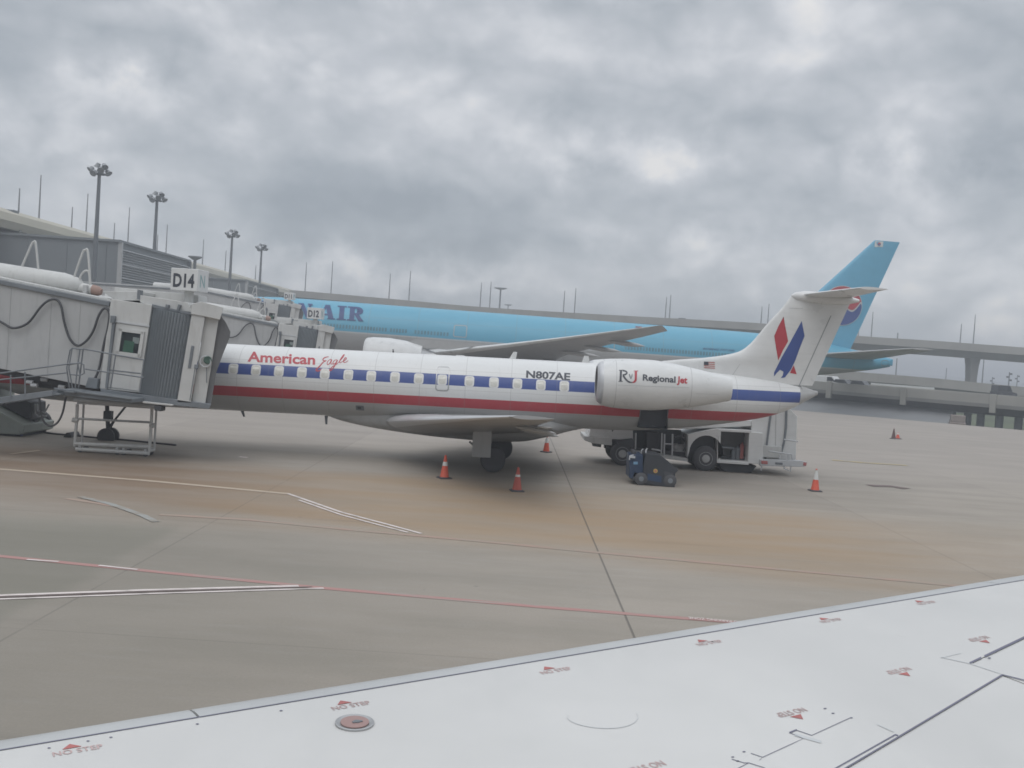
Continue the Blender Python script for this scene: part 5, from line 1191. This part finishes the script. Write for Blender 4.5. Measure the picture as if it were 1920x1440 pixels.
cone(833, 897, .70, 'bright orange cone with one white sleeve, nearest the jet wheels', P['cone'], (.34, .46))
cone(969, 921, .68, 'faded red cone with a thin sleeve, standing nearest the camera', P['conedark'], (.37, .43))
cone(1024, 848, .68, 'orange cone with a wide white sleeve, farther away behind the jet wheels', P['cone'], (.34, .56))
cone(1528, 921, .74, 'orange cone with a white upper half, right of the truck', P['cone'], (.34, .62), sleeve2=(.62, .66))
cone(1675, 823, .66, 'dark tall cone far out on the apron at right, left of a short red one', paint('dark_cone_plastic', (.10, .05, .045), .6, .1), None, True)
cone(1683, 823, .42, 'short red cone with a pale top beside the dark one far out at right', P['cone'], (.24, .34))

# ================================================================ SERVICE TRUCK BEHIND THE TAIL
YT = 36.9
tk = thing('service_truck', 'white service truck with an open side locker, parked behind the jet tail', 'truck', (6.6, 38.1, 0))
def tp(name, pp, y0, y1, mat, parent=tk, bevel=.015, Y=YT): return MB().prism(poly(pp, Y), y0, y1).build(name, mat, parent, world=True, bevel=bevel)
YE = YT+2.3
tp('chassis_rail', [(1140, 838), (1420, 862), (1420, 872), (1140, 848)], YT+.5, YT+.7, P['dark']); tp('chassis_rail', [(1140, 838), (1420, 862), (1420, 872), (1140, 848)], YT+1.6, YT+1.8, P['dark'])
# fender body with wheel arch
c0 = P3(1324, 848, YT); zz = lambda x, y: (float(at(x, y, YT)[0]), float(at(x, y, YT)[2]))
arch = [(c0.x+.62*math.cos(a), c0.z-.02+.64*math.sin(a)) for a in np.linspace(math.pi, 0, 16)]
body = [zz(1290, 867)]+[zz(1290, 815), zz(1345, 803), zz(1409, 806), zz(1409, 810)]+[zz(1346, 810)]+[zz(1344, 864), zz(1344, 868)]
fen = MB(); fen.prism([zz(1289, 858)]+arch+[zz(1346, 862), zz(1346, 804), zz(1337, 805), zz(1290, 815)], YT, YE).build('rear_fender', P['white'], tk, world=True)
tp('wheel_well', [(1292, 815), (1344, 806), (1344, 864), (1296, 858)], YT+.42, YE-.4, P['dark'])
lk = tp('locker', [(1346, 804), (1409, 807), (1409, 812), (1352, 809), (1350, 862), (1404, 866), (1404, 872), (1344, 868)], YT, YE, P['white'])
tp('locker', [(1405, 810), (1431, 812), (1431, 871), (1402, 869)], YT, YE, P['white'])
ins = tp('locker_interior', [(1350, 808), (1407, 811), (1405, 868), (1348, 864)], YT+.75, YT+.80, paint('locker_interior', (.13, .125, .12), .7, .2))
for x, y, r_ in ((1383, 848, .10), (1391, 842, .08), (1375, 852, .09)):
    q = P3(x, y, YT+.5); mb = MB(); mb.lathe(q, (0, 0, 1), [(-.35, r_), (.15, r_), (.2, r_*.4), (.25, .02)], 14); mb.build('gas_bottle', P['redmark'] if x == 1391 else P['slate'], tk, world=True)
tp('shelf', [(1350, 838), (1378, 840), (1378, 842), (1350, 840)], YT+.1, YT+.75, P['slate'], parent=ins, bevel=0)
# tall insulated box at the rear
tallp = [(1412, 866), (1413, 790), (1432, 772), (1440, 765), (1476, 757), (1500, 782), (1497, 868)]
tall = tp('tall_body', tallp, YT+.35, YE+.2, P['white'])
for pp in ([(1448, 772), (1452, 772), (1444, 830), (1441, 862), (1437, 862), (1441, 828)], [(1477, 768), (1481, 768), (1480, 805), (1476, 832), (1471, 850), (1467, 850), (1473, 830), (1476, 803)]):
    tp('seal_strip', pp, YT+.31, YT+.35, P['slate'], parent=tall, bevel=0)
tp('body_seam', [(1459, 770), (1460.2, 770), (1459, 850), (1457.8, 850)], YT+.34, YT+.35, P['panelgrey'], parent=tall, bevel=0)
tp('rear_deck', [(1432, 836), (1468, 838), (1468, 860), (1432, 858)], YT+.15, YT+.34, P['bridge'])
bmp = tp('rear_bumper', [(1424, 861), (1500, 863), (1512, 866), (1510, 874), (1500, 875), (1424, 873)], YT-.1, YT+.1, P['rail'])
tp('tail_light', [(1426, 863), (1438, 864), (1438, 870), (1426, 869)], YT-.13, YT-.1, P['redmark'], parent=bmp); tp('tail_light', [(1505, 866), (1511, 867), (1510, 873), (1504, 872)], YT-.13, YT-.1, P['redmark'], parent=bmp); tp('number_plate', [(1452, 866), (1466, 867), (1466, 871), (1452, 870)], YT-.12, YT-.1, P['slate'], parent=bmp)
mb = MB()
for a in ([(1441, 846), (1455, 848), (1484, 852), (1486, 862)], [(1462, 853), (1462, 862)], [(1478, 852), (1478, 864)], [(1472, 866), (1470, 878), (1482, 884), (1484, 868)], [(1428, 873), (1427, 882)], [(1470, 824), (1496, 828)]): mb.tube([P3(x, y, YT-.05) for x, y in a], .03, 6)
mb.build('tow_hitch_frame', P['rail'], bmp, world=True)
# open pump bay ahead of the fender
tp('bay_floor', [(1188, 845), (1290, 860), (1290, 866), (1188, 852)], YT+.05, YE, P['bridge'])
tp('bay_back', [(1196, 808), (1290, 812), (1290, 862), (1196, 850)], YT+1.5, YT+1.6, P['slate'])
for a in ([(1192, 812), (1191, 842)], [(1241, 812), (1240, 852)], [(1246, 814), (1245, 855)], [(1261, 814), (1260, 856)], [(1245, 832), (1260, 833)], [(1222, 842), (1240, 845)]): mb = MB(); mb.tube([P3(x, y, YT+.05) for x, y in a], .032, 6); mb.build('bay_frame', P['rail'], tk, world=True)
tp('pump_cabinet', [(1216, 812), (1240, 814), (1239, 846), (1216, 843)], YT+.5, YT+1.2, P['dark'])
for x, y, r_ in ((1270, 848, .17), (1279, 842, .2), (1268, 838, .14), (1284, 852, .15)):
    mb = MB(); mb.lathe(P3(x, y, YT+.6), (0, -1, .1), [(-.3, r_), (0, r_), (.06, r_*.6), (.07, .02)], 18); mb.build('pump', P['panelgrey'], tk, world=True)
mb = MB(); mb.tube([P3(x, y, YT+.4) for x, y in curve2([(1264, 822), (1274, 818), (1284, 824), (1287, 836), (1282, 846)], 4)], .05, 8); mb.build('hose', P['black'], tk, world=True)
for x, y, r_ in ((1168, 840, .44), (1324, 857, .46)):
    for yo in (YT+.02, YE-.34):
        q = P3(x, y, YT); mb = MB(); mb.lathe((q.x, yo, r_), (0, 1, 0), [(0, .20), (-.01, .36), (.02, r_-.04), (.07, r_), (.25, r_), (.30, r_-.04), (.32, .30), (.32, .1)], 26); wl = mb.build('wheel', P['black'], tk, world=True)
        mb = MB(); mb.lathe((q.x, yo-.005, r_), (0, 1, 0), [(.06, .26), (-.0, .25), (.02, .16), (-.02, .13), (-.03, .04)], 20); mb.build('rim', P['panelgrey'], wl, world=True)
tp('mud_guard', [(1150, 826), (1186, 822), (1190, 830), (1190, 852), (1184, 838), (1160, 834)], YT, YE, P['dark'])
tp('spare_tyre_box', [(1352, 872), (1424, 876), (1412, 890), (1400, 894), (1378, 892), (1360, 884)], YT+.4, YE-.4, P['dark'])
tp('front_bumper', [(1096, 818), (1148, 822), (1148, 836), (1112, 832), (1096, 826)], YT+.1, YE, P['bridge']); tp('tow_bracket', [(1113, 832), (1132, 834), (1131, 843), (1115, 841)], YT+.9, YT+1.2, P['slate'])
tp('cab', [(1105, 818), (1110, 790), (1128, 770), (1186, 772), (1188, 826), (1148, 824)], YT+.12, YE-.1, P['white'])
tp('cab_window', [(1122, 792), (1134, 776), (1168, 778), (1168, 797)], YT+.10, YT+.12, P['darkglass'], bevel=0)
tp('bay_roof', [(1186, 770), (1412, 790), (1412, 800), (1290, 806), (1186, 800)], YT+.3, YE-.2, P['white'])

# ================================================================ DARK BLUE TUG
YU = 31.5
tg = thing('ground_tug', 'small dark blue tug with a sloping charcoal engine cover, under the jet engine', 'tug', (4.5, 32.0, 0))
def up(name, pp, y0, y1, mat, parent=tg, bevel=.015): return MB().prism(poly(pp, YU), y0, y1).build(name, mat, parent, world=True, bevel=bevel)
eng = up('engine_cover', [(1211, 850), (1238, 853), (1252, 864), (1266, 877), (1272, 882), (1266, 888), (1265, 916), (1208, 906), (1206, 880)], YU, YU+1.1, P['tugdark'])
up('skirt', [(1186, 894), (1262, 906), (1262, 917), (1206, 909), (1186, 902)], YU+.06, YU+1.0, P['dark'])
up('rear_body', [(1182, 853), (1206, 853), (1207, 902), (1199, 900), (1196, 888), (1190, 886), (1187, 898), (1180, 896)], YU+.05, YU+1.05, P['tugblue'])
up('side_panel', [(1214, 888), (1240, 893), (1240, 905), (1214, 900)], YU-.02, YU, P['tugblue'], parent=eng, bevel=0)
up('louvre_slats', [(1246, 884), (1262, 888), (1262, 908), (1246, 904)], YU-.015, YU, P['dark'], parent=eng, bevel=0)
q = P3(1229, 883, YU); mb = MB(); mb.lathe(q+Vector((0, -.02, 0)), (0, 1, 0), [(0, .01), (0, .068), (.02, .068)], 20); r1 = mb.build('round_plate', P['yellow'], eng, world=True)
mb = MB(); mb.lathe(q+Vector((0, -.032, 0)), (0, 1, 0), [(0, .005), (0, .035), (.012, .035)], 14); mb.build('red_centre', P['redmark'], r1, world=True)
q = P3(1218, 861, YU); mb = MB(); mb.lathe(q+Vector((0, .2, -.1)), (0, 0, 1), [(0, .085), (.12, .08), (.17, .05), (.18, .01)], 14); mb.build('warning_lamp', P['redmark'], tg, world=True)
up('seat', [(1188, 846), (1194, 846), (1196, 858), (1207, 858), (1207, 862), (1188, 862)], YU+.3, YU+.8, P['dark'])
mb = MB(); mb.tube([P3(x, y, YU+.2) for x, y in ((1211, 864), (1211, 844), (1214, 841))], .022, 6); mb.tube([P3(x, y, YU+.9) for x, y in ((1203, 866), (1203, 844), (1206, 842))], .022, 6); mb.build('handle_bar', P['rail'], tg, world=True)
mb = MB(); mb.tube([P3(x, y, YU) for x, y in ((1180, 862), (1181, 855), (1188, 853))], .02, 6); mb.box(P3(1186, 857, YU+.02), (.16, .08, .06)); mb.build('lamp_bar', P['rail'], tg, world=True)
up('blue_plate', [(1188, 866), (1196, 866), (1196, 871), (1188, 871)], YU+.03, YU+.05, paint('light_blue_plate', (.16, .30, .45), .5, .1), bevel=0)
up('hitch', [(1262, 879), (1274, 881), (1274, 888), (1264, 888)], YU+.4, YU+.7, P['dark'])
for x, y, r_ in ((1202, 900, .20), (1256, 910, .20)):
    for yo in (YU-.04, YU+.96):
        q = P3(x, y, YU); mb = MB(); mb.lathe((q.x, yo, r_), (0, 1, 0), [(0, .05), (0, .15), (.03, r_), (.13, r_), (.16, .15), (.16, .05)], 20); wl = mb.build('wheel', P['black'], tg, world=True)
        mb = MB(); mb.lathe((q.x, yo-.012, r_), (0, 1, 0), [(.02, .09), (0, .07), (.0, .02)], 14); mb.build('hub', P['slate'], wl, world=True)

# ================================================================ ROLLING STAND UNDER THE BRIDGE
YS = 30.6
rs = thing('rolling_stand', 'pale tubular rolling stand on castors under the nearest jet bridge', 'rolling stand', (-12.2, 31, 0), None)
def tubes(name, segs, r_, mat, parent, Y, n=8):
    for a in segs: MB().tube([P3(x, y, Y) for x, y in a], r_, n).build(name, mat, parent, world=True)
tubes('top_bar', [[(139, 749), (295, 763)]], .065, P['rail'], rs, YS); tubes('upright', [[(145, 758), (144, 785), (140, 836)], [(285, 764), (284, 790), (280, 846)]], .05, P['bridge'], rs, YS)
tubes('cross_bar', [[(144, 785), (284, 792)]], .035, P['panelgrey'], rs, YS); tubes('base_bar', [[(140, 832), (282, 838)], [(142, 842), (280, 850)]], .06, P['bridge'], rs, YS)
tubes('clamp', [[(136, 787), (146, 789)], [(281, 797), (289, 798)]], .075, P['bridge'], rs, YS)
YS2 = YS+.95
for a, c in (((140, 836), 0), ((280, 846), 0)):
    q = P3(a[0], a[1], YS); MB().tube([q, q+Vector((0, .42, 0))], .045, 8).build('base_bar', P['bridge'], rs, world=True)
tl_ = P3(142, 836, YS); tr2 = P3(280, 844, YS); MB().tube([tl_+Vector((0, .42, 0)), tr2+Vector((0, .42, 0))], .045, 8).build('base_bar', P['bridge'], rs, world=True)
up_ = P3(145, 785, YS); MB().tube([tl_+Vector((0, .42, 0)), Vector((tl_.x, tl_.y+.42, 1.5))], .035, 8).build('upright', P['bridge'], rs, world=True)
MB().tube([tr2+Vector((0, .42, 0)), Vector((tr2.x, tr2.y+.42, 1.5))], .035, 8).build('upright', P['bridge'], rs, world=True)
MB().box((P3(216, 762, YS).x, YS+.21, 1.50), (2.35, .42, .05)).build('deck', P['panelgrey'], rs, world=True)
for x, y in ((150, 845), (220, 850), (232, 851), (273, 853)):
    for yo in (0, .42):
        q = P3(x, y, YS); m_ = MB(); m_.lathe((q.x, YS+yo-.03, .085), (0, 1, 0), [(0, .02), (0, .07), (.01, .085), (.05, .085), (.06, .07), (.06, .02)], 14); m_.build('castor', P['black'], rs, world=True)
        MB().box((q.x, YS+yo, .19), (.08, .09, .08)).build('castor_fork', P['panelgrey'], rs, world=True)

# ================================================================ TOW TRACTOR AT THE NOSE
YK = 33.6
tt = thing('tow_tractor', 'low pale green tow tractor with a dark wheel, at the far left under the bridge', 'tow tractor', (-17.5, 34.6, 0))
kp = lambda name, pp, y0, y1, mat, parent=tt, bevel=.02: MB().prism(poly(pp, YK), y0, y1).build(name, mat, parent, world=True, bevel=bevel)
pg = paint('pale_green_machine_paint', (.30, .325, .295), .5, .1, dirt=((.12, .12, .11), .5))
kp('body', [(-170, 765), (-40, 752), (0, 772), (46, 797), (44, 812), (36, 815), (-170, 806)], YK, YK+2.2, pg)
kp('skirt', [(-170, 806), (34, 816), (34, 820), (-170, 812)], YK+.15, YK+2.05, P['dark'])
kp('engine_block', [(-20, 757), (28, 752), (42, 757), (42, 790), (4, 772)], YK+.6, YK+1.7, P['dark'])
kp('cab', [(-120, 700), (-30, 698), (-24, 752), (-120, 756)], YK+.3, YK+1.9, pg); kp('cab_window', [(-110, 706), (-40, 704), (-36, 730), (-110, 732)], YK+.27, YK+.30, P['darkglass'], bevel=0)
for x, r_ in ((62, .37), (-120, .40)):
    for yo in (YK+.85, YK+1.9):
        q = P3(x, 790, YK+1.5); m_ = MB(); m_.lathe((q.x, yo, r_), (0, 1, 0), [(0, .1), (0, .26), (.04, r_), (.24, r_), (.28, .26), (.28, .1)], 22); wl = m_.build('wheel', P['black'], tt, world=True)
        m_ = MB(); m_.lathe((q.x, yo-.02, r_), (0, 1, 0), [(.03, .2), (0, .15), (.02, .05), (0, .02)], 16); m_.build('hub', P['panelgrey'], wl, world=True)
for pp in ([(66, 757), (66, 776), (72, 781), (88, 780)], [(70, 757), (71, 770), (84, 774), (92, 758)]): MB().tube([P3(x, y, YK+.8) for x, y in pp], .03, 6).build('hydraulic_pipe', P['rail'], tt, world=True)
kp('purple_case', [(0, 722), (17, 724), (16, 734), (0, 735)], YK-4.5, YK-4.2, paint('plum_case', (.09, .05, .085), .6, .15)) if False else None
q = gr(37, 818); m_ = MB(); m_.box((q[0], q[1], .12), (.16, .16, .24)); tag(m_.build('wheel_chock', paint('blue_chock', (.06, .07, .16), .6, .1), bevel=.02), 'small dark blue block on the ground beside the pale green tractor', 'chock')
q = gr(192, 808); m_ = MB(); m_.prism([(q[0]-.16, 0), (q[0]+.14, 0), (q[0]+.06, .16), (q[0]-.06, .16)], 34.75-.35, 34.75+.35); tag(m_.build('wheel_chock', P['black'], bevel=.01), 'black chock against the jet nose wheel under the bridge', 'chock')
m_ = MB(); m_.tube([Vector((*gr(x, y)[:2], .03)) for x, y in curve2([(70, 808), (95, 814), (140, 818), (190, 823), (230, 826), (290, 832), (330, 836)], 5)], .03, 8); tag(m_.build('ground_cable', P['black']), 'black cable lying on the apron under the nearest jet bridge', 'cable')

# ================================================================ AIR: light haze over the airfield
mb = MB(); mb.box((0, 2350, 12.5), (7100, 5400, 29.6)); hz = mb.build('haze', P['white']); hz['kind'] = 'stuff'
m = bpy.data.materials.new('airfield_haze'); m.use_nodes = True; m.node_tree.nodes.clear(); t = NT(m.node_tree)
vo = t.n.new('ShaderNodeVolumePrincipled'); vo.inputs['Color'].default_value = (.92, .95, 1.0, 1); vo.inputs['Density'].default_value = .0020; vo.inputs['Anisotropy'].default_value = .15
mo = t.n.new('ShaderNodeOutputMaterial'); t.l.new(vo.outputs[0], mo.inputs['Volume']); hz.data.materials[0] = m
